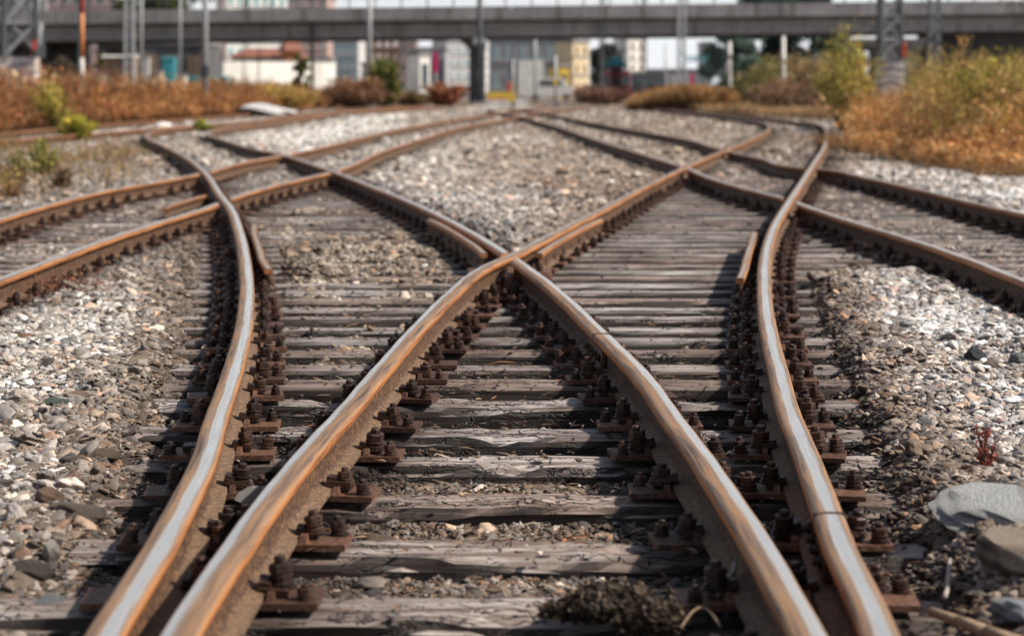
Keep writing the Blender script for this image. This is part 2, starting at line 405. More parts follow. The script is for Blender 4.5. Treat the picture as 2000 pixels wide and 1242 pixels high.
def rail_mesh(name, k, d0, d1, cut0=None, cut1=None):
    """rail k between depths d0,d1; cut = (other rail, depth of crossing, clearance)"""
    ds = []; d = d0
    while d < d1:
        ds.append(d); d += .06 if d < 9 else .12 if d < 20 else .3 if d < 45 else .8
    ds.append(d1); ds = np.array(ds)
    X = rx(k, ds); e = .05
    tx = (rx(k, ds + e) - rx(k, ds - e)) / (2 * e)
    arc = np.concatenate([[0], np.cumsum(np.hypot(np.diff(ds), np.diff(X)))]) + ds[0]
    rings = []
    for j, dd in enumerate(ds):
        T = np.array([tx[j], 1.0]); T /= np.hypot(*T); Nn = np.array([T[1], -T[0]])
        w = .0012 * math.sin(dd * 5.1) + .001 * math.sin(dd * 13.7 + 1)
        rings.append([((X[j] + Nn[0] * a, dd + Nn[1] * a), RB + b + (w if b > .11 else 0), (a, b, arc[j]), T) for a, b in PROF])
    def plane(cut, side_d):
        ok, dc, cl = cut
        m = float((rx(ok, dc + .1) - rx(ok, dc - .1)) / .2)
        o = np.array([float(rx(ok, dc)), dc]); t2 = np.array([m, 1.0]); t2 /= np.hypot(*t2); n = np.array([t2[1], -t2[0]])
        q = np.array([float(rx(k, side_d)), side_d])
        if np.dot(q - o, n) < 0: n = -n
        return o, n, cl
    def do_cut(rings, cut, at_end):
        o, n, cl = plane(cut, d0 if at_end else d1)
        if not at_end: rings = rings[::-1]
        keep = []
        for r in rings:
            if min(np.dot(np.array(v[0]) - o, n) for v in r) < cl + .02: break
            keep.append(r)
        last = keep[-1]; T = last[0][3]; new = []
        for (xy, z, a, TT) in last:
            dist = np.dot(np.array(xy) - o, n) - cl; sp = np.dot(T, n)
            tt = -dist / sp
            p = np.array(xy) + T * tt; new.append(((p[0], p[1]), z, (a[0], a[1], a[2] + abs(tt) * (1 if at_end else -1)), T))
        keep.append(new)
        return keep if at_end else keep[::-1]
    if cut1: rings = do_cut(rings, cut1, True)
    if cut0: rings = do_cut(rings, cut0, False)
    n = len(PROF); vs = []; at = []
    for r in rings:
        for xy, z, a, T in r: vs.append((xy[0], xy[1], z)); at.append(a)
    fs = []
    for j in range(len(rings) - 1):
        for i in range(n): fs.append((j*n + i, j*n + (i+1) % n, (j+1)*n + (i+1) % n, (j+1)*n + i))
    b0 = len(vs)
    for i in range(n): vs.append(vs[i]); at.append(at[i])
    fs.append(tuple(b0 + i for i in range(n))[::-1])
    b1 = len(vs); e0 = (len(rings) - 1) * n
    for i in range(n): vs.append(vs[e0 + i]); at.append(at[e0 + i])
    fs.append(tuple(b1 + i for i in range(n)))
    me = bpy.data.meshes.new(name); me.from_pydata(vs, [], fs); me.update()
    a = me.attributes.new('rl', 'FLOAT_VECTOR', 'POINT'); a.data.foreach_set('vector', np.array(at, np.float32).reshape(-1))
    me.materials.append(M['rail'])
    bm = bmesh.new(); bm.from_mesh(me); bmesh.ops.recalc_face_normals(bm, faces=bm.faces); bm.to_mesh(me); bm.free()
    sm_ = [True] * len(me.polygons); sm_[-1] = False; sm_[-2] = False
    me.polygons.foreach_set('use_smooth', sm_)
    try: me.set_sharp_from_angle(angle=math.radians(50))
    except Exception: pass
    return me

X_LR = crossing('L2', 'R2')
XS = {(a, b): crossing(a, b) for a, b in (('L1','C1'),('L1','C2'),('R2','C1'),('R2','C2'),('L2','D1'),('L2','D2'),('R1','D1'),('R1','D2'),('C2','D1'),('C1','D1'),('C1','D2'),('C2','D2'))}
print('crossings', X_LR, XS)
CL = .082
RAILS = []
def rail(k, d0, d1, label, cut0=None, cut1=None, worn=0.0, band=.024, shine=1.0, dz=0.0):
    o = bpy.data.objects.new('rail', rail_mesh('rail', k, d0, d1, cut0, cut1)); link(o)
    tag(o, label, 'rail', 'rails of the crossing tracks')
    o['worn'] = worn; o['band'] = band; o['shine'] = shine; o.location.z = dz
    RAILS.append(o); return o
FAR = 118
rail('L1', 2.2, FAR, 'leftmost foreground rail, silver topped and bowing out to the left before bending away up left', worn=.014, band=.014)
rail('L2', 2.2, 110, 'orange rusty foreground rail running from bottom left through the central crossing to upper right', worn=-.024, band=.011)
rail('R1', 2.2, 110, 'rightmost foreground rail, silver topped with orange outer edge, bowing to the right', worn=.004, band=.014)
rail('R2', 2.2, X_LR + 1, 'tan foreground rail running from bottom right up to the central crossing, with a joint halfway', cut1=('L2', X_LR, CL), worn=.020, band=.012)
def chain(k, cuts, labels, end, **kw):
    d0 = RC[k][0][0]; prev = None
    for i, (ok, dc) in enumerate(cuts + [(None, None)]):
        rail(k, d0 if prev is None else prev[1] - 1.5, end if ok is None else dc + 1.5, labels[i],
             cut0=None if prev is None else (prev[0], prev[1], CL), cut1=None if ok is None else (ok, dc, CL), **kw)
        prev = (ok, dc)
kw = dict(worn=.0, band=.016, shine=.75)
# beyond the centre crossing
r2b = [('C2', XS[('R2','C2')]), ('C1', XS[('R2','C1')])]
d = X_LR - 1
rail('R2', d, FAR, 'dull rail going from the central crossing to the upper left across two orange rails', cut0=('L2', X_LR, CL), worn=.01, band=.02, shine=.8)
chain('C1', [('L1', XS[('L1','C1')]), ('R2', XS[('R2','C1')])],
      ['orange rail at the left edge, outer one of the left diagonal track', 'short orange rail piece between the left bowed rail and the next crossing, upper one', 'orange rail running from the upper left crossing towards the bridge, far side of its track'], 115, **kw)
chain('C2', [('L1', XS[('L1','C2')]), ('R2', XS[('R2','C2')])],
      ['orange rail at the left edge, nearer one of the left diagonal track', 'short orange rail piece between the left bowed rail and the next crossing, lower one', 'orange rail along the left side of the central gravel diamond running towards the bridge'], 110, **kw)
chain('D1', [('R1', XS[('R1','D1')]), ('L2', XS[('L2','D1')])],
      ['dark sided rail at the right edge, nearer one of the right diagonal track', 'pale rail piece between the right bowed rail and the crossing left of it, lower one', 'dark sided rail along the right side of the central gravel diamond'], 100, dz=.003, **kw)
chain('D2', [('R1', XS[('R1','D2')]), ('L2', XS[('L2','D2')])],
      ['brown rail at the right edge, farther one of the right diagonal track', 'pale rail piece between the right bowed rail and the crossing left of it, upper one', 'far side rail of the right diagonal track running towards the bridge'], 105, dz=.003, **kw)
rail('E1', RC['E1'][0][0], 114, 'brown distant rail in front of the dry grass at far left, nearer one', dz=.002, **kw)
rail('E0', RC['E0'][0][0], 130, 'brown distant rail at the foot of the dry grass at far left, farther one', dz=.004, **kw)

# short guard rails beside the crossings
def guard(name, k, d0, d1, off, label, flare=.05, rusty=0.0, zt=0.0):
    ds = np.linspace(d0, d1, 30); X = rx(k, ds); e = .05; tx = (rx(k, ds + e) - rx(k, ds - e)) / (2 * e)
    t = np.linspace(0, 1, 30); fl = flare * (np.clip((.25 - t) / .25, 0, 1)**1.5 + np.clip((t - .75) / .25, 0, 1)**1.5)
    vs = []; at = []; fs = []; n = len(PROF)
    for j in range(30):
        T = np.array([tx[j], 1.0]); T /= np.hypot(*T); Nn = np.array([T[1], -T[0]]); o_ = off + math.copysign(fl[j], off)
        for a, b in PROF:
            a *= .62
            if a * off < 0 and b < .03: a = max(min(a, .02), -.02)
            vs.append((X[j] + Nn[0] * (o_ + a), ds[j] + Nn[1] * (o_ + a), RB + .001 + b * (1 + zt))); at.append((a, b, ds[j]))
    for j in range(29):
        for i in range(n): fs.append((j*n + i, j*n + (i+1) % n, (j+1)*n + (i+1) % n, (j+1)*n + i))
    fs.append(tuple(range(n))[::-1]); fs.append(tuple(29*n + i for i in range(n)))
    me = bpy.data.meshes.new(name); me.from_pydata(vs, [], fs); me.update()
    a = me.attributes.new('rl', 'FLOAT_VECTOR', 'POINT'); a.data.foreach_set('vector', np.array(at, np.float32).reshape(-1))
    me.materials.append(M['rail'])
    bm = bmesh.new(); bm.from_mesh(me); bmesh.ops.recalc_face_normals(bm, faces=bm.faces); bm.to_mesh(me); bm.free()
    o = bpy.data.objects.new(name, me); link(o); tag(o, label, 'guard rail', 'short guard rails beside the crossings')
    o['worn'] = 0.0; o['band'] = .005; o['shine'] = .2
    return o
guard('guard_rail', 'R2', X_LR + .42, X_LR + 3.9, -.105, 'slim rusty guard rail just left of the central crossing', .02, zt=-.10)
guard('guard_rail', 'L2', X_LR + .42, X_LR + 3.9, .105, 'slim orange guard rail just right of the central crossing', .02, zt=-.10)
guard('guard_rail', 'L1', 12.3, 16.2, .115, 'short curved guard rail on the inner side of the left bowed rail', .03, zt=-.08)
guard('guard_rail', 'R1', 11.7, 15.4, -.125, 'short orange guard rail on the inner side of the right bowed rail', .018, zt=-.08)
guard('guard_rail', 'C2', 19.2, 21.4, -.55, 'small rusty rail offcut between the two left diagonal rails', .0, zt=-.35)

# joint fishplates
def fishplate(k, D, label, both=(1,)):
    X = float(rx(k, D)); m = float((rx(k, D + .1) - rx(k, D - .1)) / .2); a = -math.atan(m)
    t = empty('rail_joint', (X, D, RB), a, label, 'rail joint', 'rail joints')
    for s in (-1, 1):
        mb = MB(); mb.box((s * .0215, 0, .068), (.022, .50, .072)); mb.box((s * .03, 0, .040), (.02, .50, .018))
        p = mb.build('fishplate', M['plate'], t, bevel=.004)
        for y in (-.19, -.065, .065, .19):
            b = MB(); b.tube((s * .032, y, .068), (s * .045, y, .068), .018, n=6); b.tube((s * .045, y, .068), (s * .058, y, .068), .010, n=8)
            b.build('bolt', M['bolt'], p)
    g = MB(); g.box((0, 0, .1345), (.0855, .012, .0385), rz=.12); g.build('joint_gap', M['bolt'], t)
    h = MB(); h.box((.004, .016, .1505), (.07, .02, .006)); h.build('weld_bead', M['plate'], t, bevel=.002)
    return t
fishplate('R2', F * (CZ - RT) / (652 - HY), 'bolted rail joint with a rusty gap on the tan rail right below the crossing')
fishplate('R1', F * (CZ - RT) / (1003 - HY), 'bolted rail joint on the rightmost foreground rail near the big grey stone')

t = empty('crossing_plate', (float(rx('L2', X_LR)), X_LR, .02), 0, 'heavy rusty base plate with bolts under the central rail crossing', 'crossing plate')
for s_ in (-1, 1):
    mb = MB(); mb.box((s_ * .19, 0, .030), (.20, .34, .055), taper=.9); bl = mb.build('filler_block', M['plate'], t, bevel=.006)
    for yy in (-.1, .1):
        mb = MB(); mb.lathe((s_ * .20, yy, .057), [(.024, 0), (.024, .016), (.014, .018), (.014, .034)], 6); mb.build('bolt', M['bolt'], bl)
for s_ in (-1, 1):
    mb = MB(); mb.box((0, s_ * .62, .045), (.07, .30, .085), taper=.8); mb.build('filler_block', M['plate'], t, bevel=.006)
# ------------------------------------------------------------------ sleepers
ROWS = [3.72, 4.33, 4.95, 5.59, 6.26, 6.91, 7.49, 8.16, 8.66, 9.13, 9.67]
while ROWS[-1] < 19.5: ROWS.append(ROWS[-1] + random.uniform(.45, .51))
while ROWS[-1] < 44: ROWS.append(ROWS[-1] + random.uniform(.56, .64))
TR = [('L1', 'R2', 0), ('L2', 'R1', 0), ('C1', 'C2', 9.8), ('D1', 'D2', 9.8), ('E1', 'E0', 40)]
SLEEP = []     # (x0, x1, y, w)
for D in ROWS:
    iv = []
    for a, b, dmin in TR:
        if D < dmin: continue
        xs = sorted((float(rx(a, D)), float(rx(b, D))))
        mg = .42 if D < 12 else .5
        iv.append([xs[0] - mg, xs[1] + mg])
    iv.sort(); out = []
    for i in iv:
        if out and i[0] < out[-1][1] + .02: out[-1][1] = max(out[-1][1], i[1])
        else: out.append(i)
    lim = .2632 * (D + .3) + .35
    for x0, x1 in out:
        if x1 < -lim or x0 > lim: continue
        SLEEP.append([x0 + random.uniform(-.12, .12), x1 + random.uniform(-.12, .12), D + random.uniform(-.015, .015), random.uniform(.22, .25) if D < 9.5 or D > 28 else random.uniform(.175, .215)])

ORD = ['nearest', 'second', 'third', 'fourth', 'fifth', 'sixth', 'seventh', 'eighth', 'ninth', 'tenth', 'eleventh', 'twelfth', 'thirteenth', 'fourteenth', 'fifteenth', 'sixteenth', 'seventeenth', 'eighteenth', 'nineteenth', 'twentieth']
def sleeper_mesh(x0, x1, w, D, seed):
    L = x1 - x0; step = .05 if D < 10 else .12 if D < 20 else .4
    n = max(4, int(L / step)); r = w / 2; b = .16
    cs = [(-r, -b), (-r, -.05), (-r + .004, -.018), (-r + .022, -.002), (-r * .5, 0), (0, 0), (r * .5, 0), (r - .022, -.002), (r - .004, -.018), (r, -.05), (r, -b)]
    if D > 20: cs = [(-r, -b), (-r, -.012), (-r + .015, 0), (r - .015, 0), (r, -.012), (r, -b)]
    k = len(cs); xs = np.linspace(-L/2, L/2, n + 1)
    V = np.zeros((n + 1, k, 3)); st = np.zeros((n + 1, k))
    for j, (yy, zz) in enumerate(cs):
        e1 = (vnoise(xs * 3.1 + seed * 7, np.full_like(xs, j * 1.7 + seed), 2) - .5)
        e2 = (vnoise(xs * 11 + seed * 3, np.full_like(xs, j * 2.3 + seed), 3) - .5)
        V[:, j, 0] = xs
        kd = 1.0 if D < 8.4 else .30
        V[:, j, 1] = yy + (e1 * .032 + e2 * .014) * kd * (1 if abs(yy) > r * .6 else .2)
        dz = (e1 + .5) * -.016 + (e2 + .5) * -.008
        if zz < -.04: dz = dz * 0
        V[:, j, 2] = zz + np.minimum(dz, 0) * (1.35 * kd if D < 20 else .3) - (.022 * sm(.60, .74, fbm(xs * 2.2 + seed, np.full_like(xs, j * .35 + seed), 5)) if zz > -.04 and D < 8.4 else 0)
    cxs = (x0 + x1) / 2 + xs
    d = np.full_like(xs, 9.)
    for q in RC:
        if rvalid(q, D): d = np.minimum(d, np.abs(cxs - float(rx(q, D))))
    s_ = np.exp(-(d / .20)**2) * .9 + .25 * (fbm(cxs * 2, np.full_like(xs, D * 3), 4) > .56)
    st[:] = np.clip(s_, 0, .9)[:, None]
    V[0, :, 0] += (rng.random(k) - .5) * .03; V[-1, :, 0] += (rng.random(k) - .5) * .03
    fs = []
    for i in range(n):
        for j in range(k - 1): fs.append((i*k + j, (i+1)*k + j, (i+1)*k + j + 1, i*k + j + 1))
    fs.append(tuple(range(k))); fs.append(tuple(n*k + i for i in range(k))[::-1])
    me = bpy.data.meshes.new('timber'); me.from_pydata(V.reshape(-1, 3).tolist(), [], fs); me.update()
    a = me.attributes.new('stain', 'FLOAT', 'POINT'); a.data.foreach_set('value', st.reshape(-1).astype(np.float32))
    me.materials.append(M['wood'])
    bm = bmesh.new(); bm.from_mesh(me); bmesh.ops.recalc_face_normals(bm, faces=bm.faces); bm.to_mesh(me); bm.free()
    return me

# fastening prototypes (mesh data shared)
def plate_mesh(L=.40, W=.165, th=.019):
    mb = MB(); mb.box((0, 0, th / 2), (L, W, th)); 
    for s in (-1, 1): mb.box((s * .079, 0, th + .009), (.022, W * .92, .024), taper=.85)
    return mb.mesh('baseplate')
def bolt_mesh():
    mb = MB(); 
    mb.lathe((0, 0, 0), [(.030, 0), (.031, .006), (.024, .0075), (.024, .012), (.027, .013), (.027, .018), (.022, .020), (.022, .030), (.025, .031), (.025, .036), (.020, .038), (.020, .044)], 12)
    mb.lathe((0, 0, .044), [(.0235, 0), (.0235, .020), (.019, .024)], 6)
    mb.lathe((0, 0, .068), [(.012, 0), (.012, .016), (.009, .020)], 8)
    mb.v = [(x * 1.22, y * 1.22, z * .86) for x, y, z in mb.v]
    return mb.mesh('bolt')
def clamp_mesh():
    mb = MB(); mb.box((0, 0, .014), (.072, .066, .016), ry=.16); mb.box((.022, 0, .004), (.022, .062, .018)); mb.box((-.02, 0, .03), (.03, .05, .012), ry=.22)
    return mb.mesh('clamp')
PMS = [plate_mesh(th=.0190 - .0009 * i) for i in range(10)]
BM_, CM_ = bolt_mesh(), clamp_mesh()
for m_ in PMS: m_.materials.append(M['plate'])
BM_.materials.append(M['bolt']); CM_.materials.append(M['bolt'])
RK = list(RC)
def rail_dist(x, y, skip=None):
    m = 9.
    for k in RK:
        if k == skip or not rvalid(k, y): continue
        t = float((rx(k, y + .1) - rx(k, y - .1)) / .2)
        m = min(m, abs(x - float(rx(k, y))) / math.hypot(1, t))
    return m
cnt = 0
nA = 0
for si, (x0, x1, D, w) in enumerate(SLEEP):
    xc = (x0 + x1) / 2
    me = sleeper_mesh(x0, x1, w, D, si * .37)
    main = any(x0 < float(rx(k, D)) < x1 for k in ('L2', 'R2')) and D < 22
    if main and D > 4.1:
        o_ = ORD[nA] if nA < 20 else None; nA += 1
        lab = (f'weathered grey timber sleeper under the four main rails, {o_} one counted from the camera' if o_
               else 'narrow dark timber sleeper between the rails beyond the central crossing')
    elif D <= 4.1: lab = 'weathered timber sleeper just below the lower edge of the view'
    else:
        side = 'left' if xc < -.5 else 'right' if xc > .5 else 'middle'
        band_ = 'close to the photo edge' if D < 16 else 'near the side crossings' if D < 27 else 'far towards the bridge'
        lab = f'dark timber sleeper half sunk in ballast under the {side} tracks, {band_}'
    t = empty('sleeper', (xc, D, 0), random.gauss(0, .006 if D < 8.4 else .0025), lab, 'sleeper', 'timber sleepers under the rails')
    o = bpy.data.objects.new('timber', me); link(o, t)
    if D > 31: continue
    pi_ = 0
    for k in RK:
        if not rvalid(k, D): continue
        X = float(rx(k, D))
        if not (x0 + .05 < X < x1 - .05): continue
        if abs(X) > .2632 * D + .35: continue
        ang = -math.atan(float((rx(k, D + .1) - rx(k, D - .1)) / .2)) if True else 0
        p = bpy.data.objects.new('baseplate', PMS[(RK.index(k)) % 10]); link(p, t)
        p.location = (X - xc, random.uniform(-.015, .015), .0004); p.rotation_euler = (0, 0, ang + random.gauss(0, .07))
        pi_ += 1
        if D > 26: continue
        ca, sa = math.cos(ang), math.sin(ang)
        for s in (-1, 1):
            def put(mesh, nm, lx_, ly_, z, rz=0, sc=1.0):
                wx = X + lx_ * ca - ly_ * sa; wy = D + lx_ * sa + ly_ * ca
                if rail_dist(wx, wy, k) < .078: return
                if nm == 'bolt' and random.random() < .10: return
                q = bpy.data.objects.new(nm, mesh); link(q, p)
                q.location = (lx_, ly_, z); q.rotation_euler = (random.gauss(0, .09), random.gauss(0, .09), rz); sc *= random.uniform(.85, 1.12); z -= random.random() * .008; q.location.z = z; q.scale = (sc, sc, sc * random.uniform(.85, 1.05))
            put(CM_, 'clamp', s * .083, 0, .030, 0 if s > 0 else math.pi)
            put(BM_, 'bolt', s * .100, random.uniform(-.008, .008), .036, random.random() * 3, 1.0)
            if D < 17: put(BM_, 'bolt', s * .165, random.choice((-.045, .045)), .017, random.random() * 3, random.uniform(.72, .85))

# ------------------------------------------------------------------ ground height and tone
def _r(k, y): return rx(k, y)
def nearest_rail(x, y):
    d = np.full_like(x, 99.)
    for k in RK:
        v = (y > RC[k][0][0] - .2) & (y < RC[k][0][-1])
        dd = np.abs(x - rx(k, y)) / 1.02
        d = np.where(v, np.minimum(d, dd), d)
    return d
def zones(x, y):
    l1, l2, r1, r2 = (_r(k, y) for k in ('L1', 'L2', 'R1', 'R2'))
    c1, c2, d1, d2 = (_r(k, y) for k in ('C1', 'C2', 'D1', 'D2'))
    z = {}
    z['outL'] = sm(-.16, -.48, x - l1)
    z['outR'] = sm(.16, .48, x - r1)
    lo = np.minimum(l2, r2); hi = np.maximum(l2, r2)
    z['lin'] = sm(.18, .4, x - l1) * sm(-.1, -.4, x - lo) * sm(7.9, 10.0, y + .5 * fbm(x * 2, y * 1.5, 3))
    z['rin'] = sm(.1, .3, x - hi) * sm(-.1, -.3, x - r1)
    z['dia'] = sm(X_LR + .25, X_LR + 1.5, y) * sm(.16, .5, x - lo) * sm(-.16, -.5, x - hi)
    # inside diagonal tracks
    z['inC'] = sm(.0, .15, x - np.minimum(c1, c2)) * sm(0, -.15, x - np.maximum(c1, c2))
    z['inD'] = sm(.0, .15, x - np.minimum(d1, d2)) * sm(0, -.15, x - np.maximum(d1, d2))
    return z
def G(x, y):
    x = np.asarray(x, float); y = np.asarray(y, float)
    z = zones(x, y); n = fbm(x * 1.3, y * 1.3, 0) - .5; n2 = fbm(x * 5, y * 5, 2) - .5
    h = -.068 + .03 * n + .02 * n2
    h = h - .22 * np.exp(-((y - 7.2) / .15)**2) * np.exp(-(x / .42)**4) - .05 * np.exp(-((y - 7.83) / .16)**2) * np.exp(-(x / .5)**2)
    near = sm(5.9, 5.0, y)
    h = h + z['outL'] * (.098 - .07 * near + .05 * n) + z['outR'] * (.125 + .05 * n) * (1 - .95 * sm(13.0, 14.2, y + n) * sm(.1, -.25, x - _r('D1', y)))
    h = h - z['rin'] * .07 * sm(24, 20, y) - .035 * sm(6.6, 7.4, y) * sm(13, 12, y) * (1 - z['outL']) * (1 - z['outR'])
    h = h + z['lin'] * (.044 + .17 * n + .02 * n2 + .02 * sm(12, 14, y) - .07 * sm(15.5, 18.5, y))
    h = h + z['dia'] * (.13 + .05 * n) * (1 - .8 * sm(-.45, 0, -np.minimum(np.abs(x - _r('C2', y)), np.abs(x - _r('D1', y)))))
    rr = z['rin'] * sm(14.5, 17.5, y) * (-.012 + .10 * n); h = h + rr
    h = np.where(z['inC'] + z['inD'] > .3, np.minimum(h, -.050 + .075 * n + .02 * n2), h)
    far = sm(24, 32, y); h = h * (1 - far) + far * (-.01 + .05 * n)
    dr = nearest_rail(x, y)
    h = np.where(dr < .30, np.minimum(h, -.004 + .25 * np.maximum(dr - .12, 0) ), h)
    off = sm(.2632 * y + 6, .2632 * y + 16, np.abs(x))
    return h * (1 - off)
def tone(x, y):
    z = zones(x, y)
    n = fbm(x * .9, y * .6, 5); n2 = fbm(x * 3, y * 2, 6)
    def L(a, b, w): w = w[..., None] if np.ndim(w) else w; return a * (1 - w) + b * w
    A = lambda *c: np.array(c, float)
    shp = np.shape(x) + (3,)
    c = np.broadcast_to(A(.19, .122, .080), shp)
    c = L(c, A(.37, .355, .34), z['outL'] * (.45 + .55 * sm(.38, .58, n)) * sm(.2, 1.0, _r('L1', y) - x))
    c = L(c, A(.50, .50, .51), z['outR'] * (.55 + .45 * sm(.3, .5, n)) * sm(.3, 1.0, x - _r('R1', y)))
    c = L(c, A(.22, .145, .095), z['outR'] * sm(.9, .2, x - _r('R1', y)) * .8)
    c = L(c, A(.27, .20, .14) + .22 * (n2[..., None] - .5), z['lin'] * .9)
    dl = L(np.broadcast_to(A(.36, .35, .345), shp), A(.27, .175, .12), sm(-1.2, 1.0, x + (y - 20) * .10 + (n - .5) * 3))
    c = L(c, dl, z['dia'])
    c = L(c, A(.065, .045, .035), z['rin'] * sm(7.5, 8.5, y) * sm(22, 17, y) * .85)  # gravel toned dark, painting in the shade of the sleeper gaps
    c = L(c, A(.02, .015, .012), np.exp(-((y - 7.2) / .17)**4) * np.exp(-(x / .44)**4) * .9)  # floor of the deep crib painted near black as its shadow
    c = L(c, A(.20, .155, .125), z['rin'] * sm(17, 22, y) * .8)
    c = L(c, A(.24, .185, .15), np.clip(z['inC'] + z['inD'], 0, 1) * .85)
    c = L(c, A(.19, .15, .12), sm(-.1, -.6, x - _r('C1', y)) * sm(12, 14, y) * sm(34, 24, y) * .8)
    far = sm(20, 34, y)
    fc = L(np.broadcast_to(A(.30, .225, .17), shp), A(.38, .34, .31), sm(.42, .6, fbm(x * .25 + 9, y * .05, 4)))
    c = L(c, fc, far * .7)
    pt = sm(.56, .66, fbm(x * 1.7 + 20, y * 1.1, 1)) * sm(34, 20, y)
    c = L(c, A(.20, .135, .09), pt * .5)
    # bright gravel between the two far left tracks, brown verge elsewhere
    wp = sm(-.8, -1.6, x - _r('C1', y)) * sm(.8, 2.0, x - np.maximum(_r('E1', y), _r('R2', y))) * sm(38, 46, y)
    c = L(c, A(.60, .59, .57), wp)
    c = L(c, A(.20, .16, .10), sm(-.5, -3.0, x - _r('E0', y)) * sm(30, 40, y))
    c = L(c, A(.24, .17, .10), sm(5.5, 8.5, x) * sm(24, 30, y) * sm(60, 40, y))
    c = L(c, A(.27, .20, .15), sm(60, 75, y) * sm(140, 120, y) * sm(-6, -4, x) * .8)
    c = L(c, A(.30, .26, .22), sm(150, 260, y))
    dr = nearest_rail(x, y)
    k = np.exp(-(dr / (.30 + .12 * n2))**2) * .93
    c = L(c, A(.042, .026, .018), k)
    return c

ny, nx = 420, 420
ys = np.concatenate([[-30, -8, 0, 1.0], 1.5 + (np.linspace(0, 1, ny - 4) ** 1.0) * 0])
q = np.linspace(0, 1, ny - 4); ys[4:] = 1.5 * (3000 / 1.5) ** (q ** 1.35)
us = np.linspace(-1, 1, nx); us = np.sign(us) * (.55 * np.abs(us) + .45 * np.abs(us)**3)
Wd = np.maximum(5.5, 3.4 + .62 * np.abs(ys)); Wd = np.where(ys < 1, 40, Wd)
Wd[0] = 60
XX = us[None, :] * Wd[:, None]; YY = np.broadcast_to(ys[:, None], XX.shape)
Wf = np.where(np.abs(us) > .999, 1, 0)
XX = XX + Wf[None, :] * np.sign(us)[None, :] * np.maximum(60, 0)
ZZ = np.where(YY < 2.0, -.05, G(XX, np.maximum(YY, 1.5))); ZZ = np.where(YY > 150, 0, ZZ) - .004
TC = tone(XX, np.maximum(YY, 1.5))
V = np.stack([XX, YY, ZZ], -1).reshape(-1, 3)
ii = (np.arange(ny - 1)[:, None] * nx + np.arange(nx - 1)[None, :]).reshape(-1)
Fc = np.stack([ii, ii + 1, ii + nx + 1, ii + nx], -1)
gm = bpy.data.meshes.new('ground'); gm.vertices.add(len(V)); gm.vertices.foreach_set('co', V.reshape(-1).astype(np.float32))
gm.loops.add(Fc.size); gm.loops.foreach_set('vertex_index', Fc.reshape(-1).astype(np.int32))
gm.polygons.add(len(Fc)); gm.polygons.foreach_set('loop_start', np.arange(0, Fc.size, 4, dtype=np.int32)); gm.update(calc_edges=True)
gm.polygons.foreach_set('use_smooth', [True] * len(Fc))
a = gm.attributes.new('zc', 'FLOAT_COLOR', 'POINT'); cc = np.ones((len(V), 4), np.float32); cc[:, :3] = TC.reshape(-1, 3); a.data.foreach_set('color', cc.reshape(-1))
gm.materials.append(M['ground'])
go = bpy.data.objects.new('ground', gm); link(go); tag(go, kind='structure')

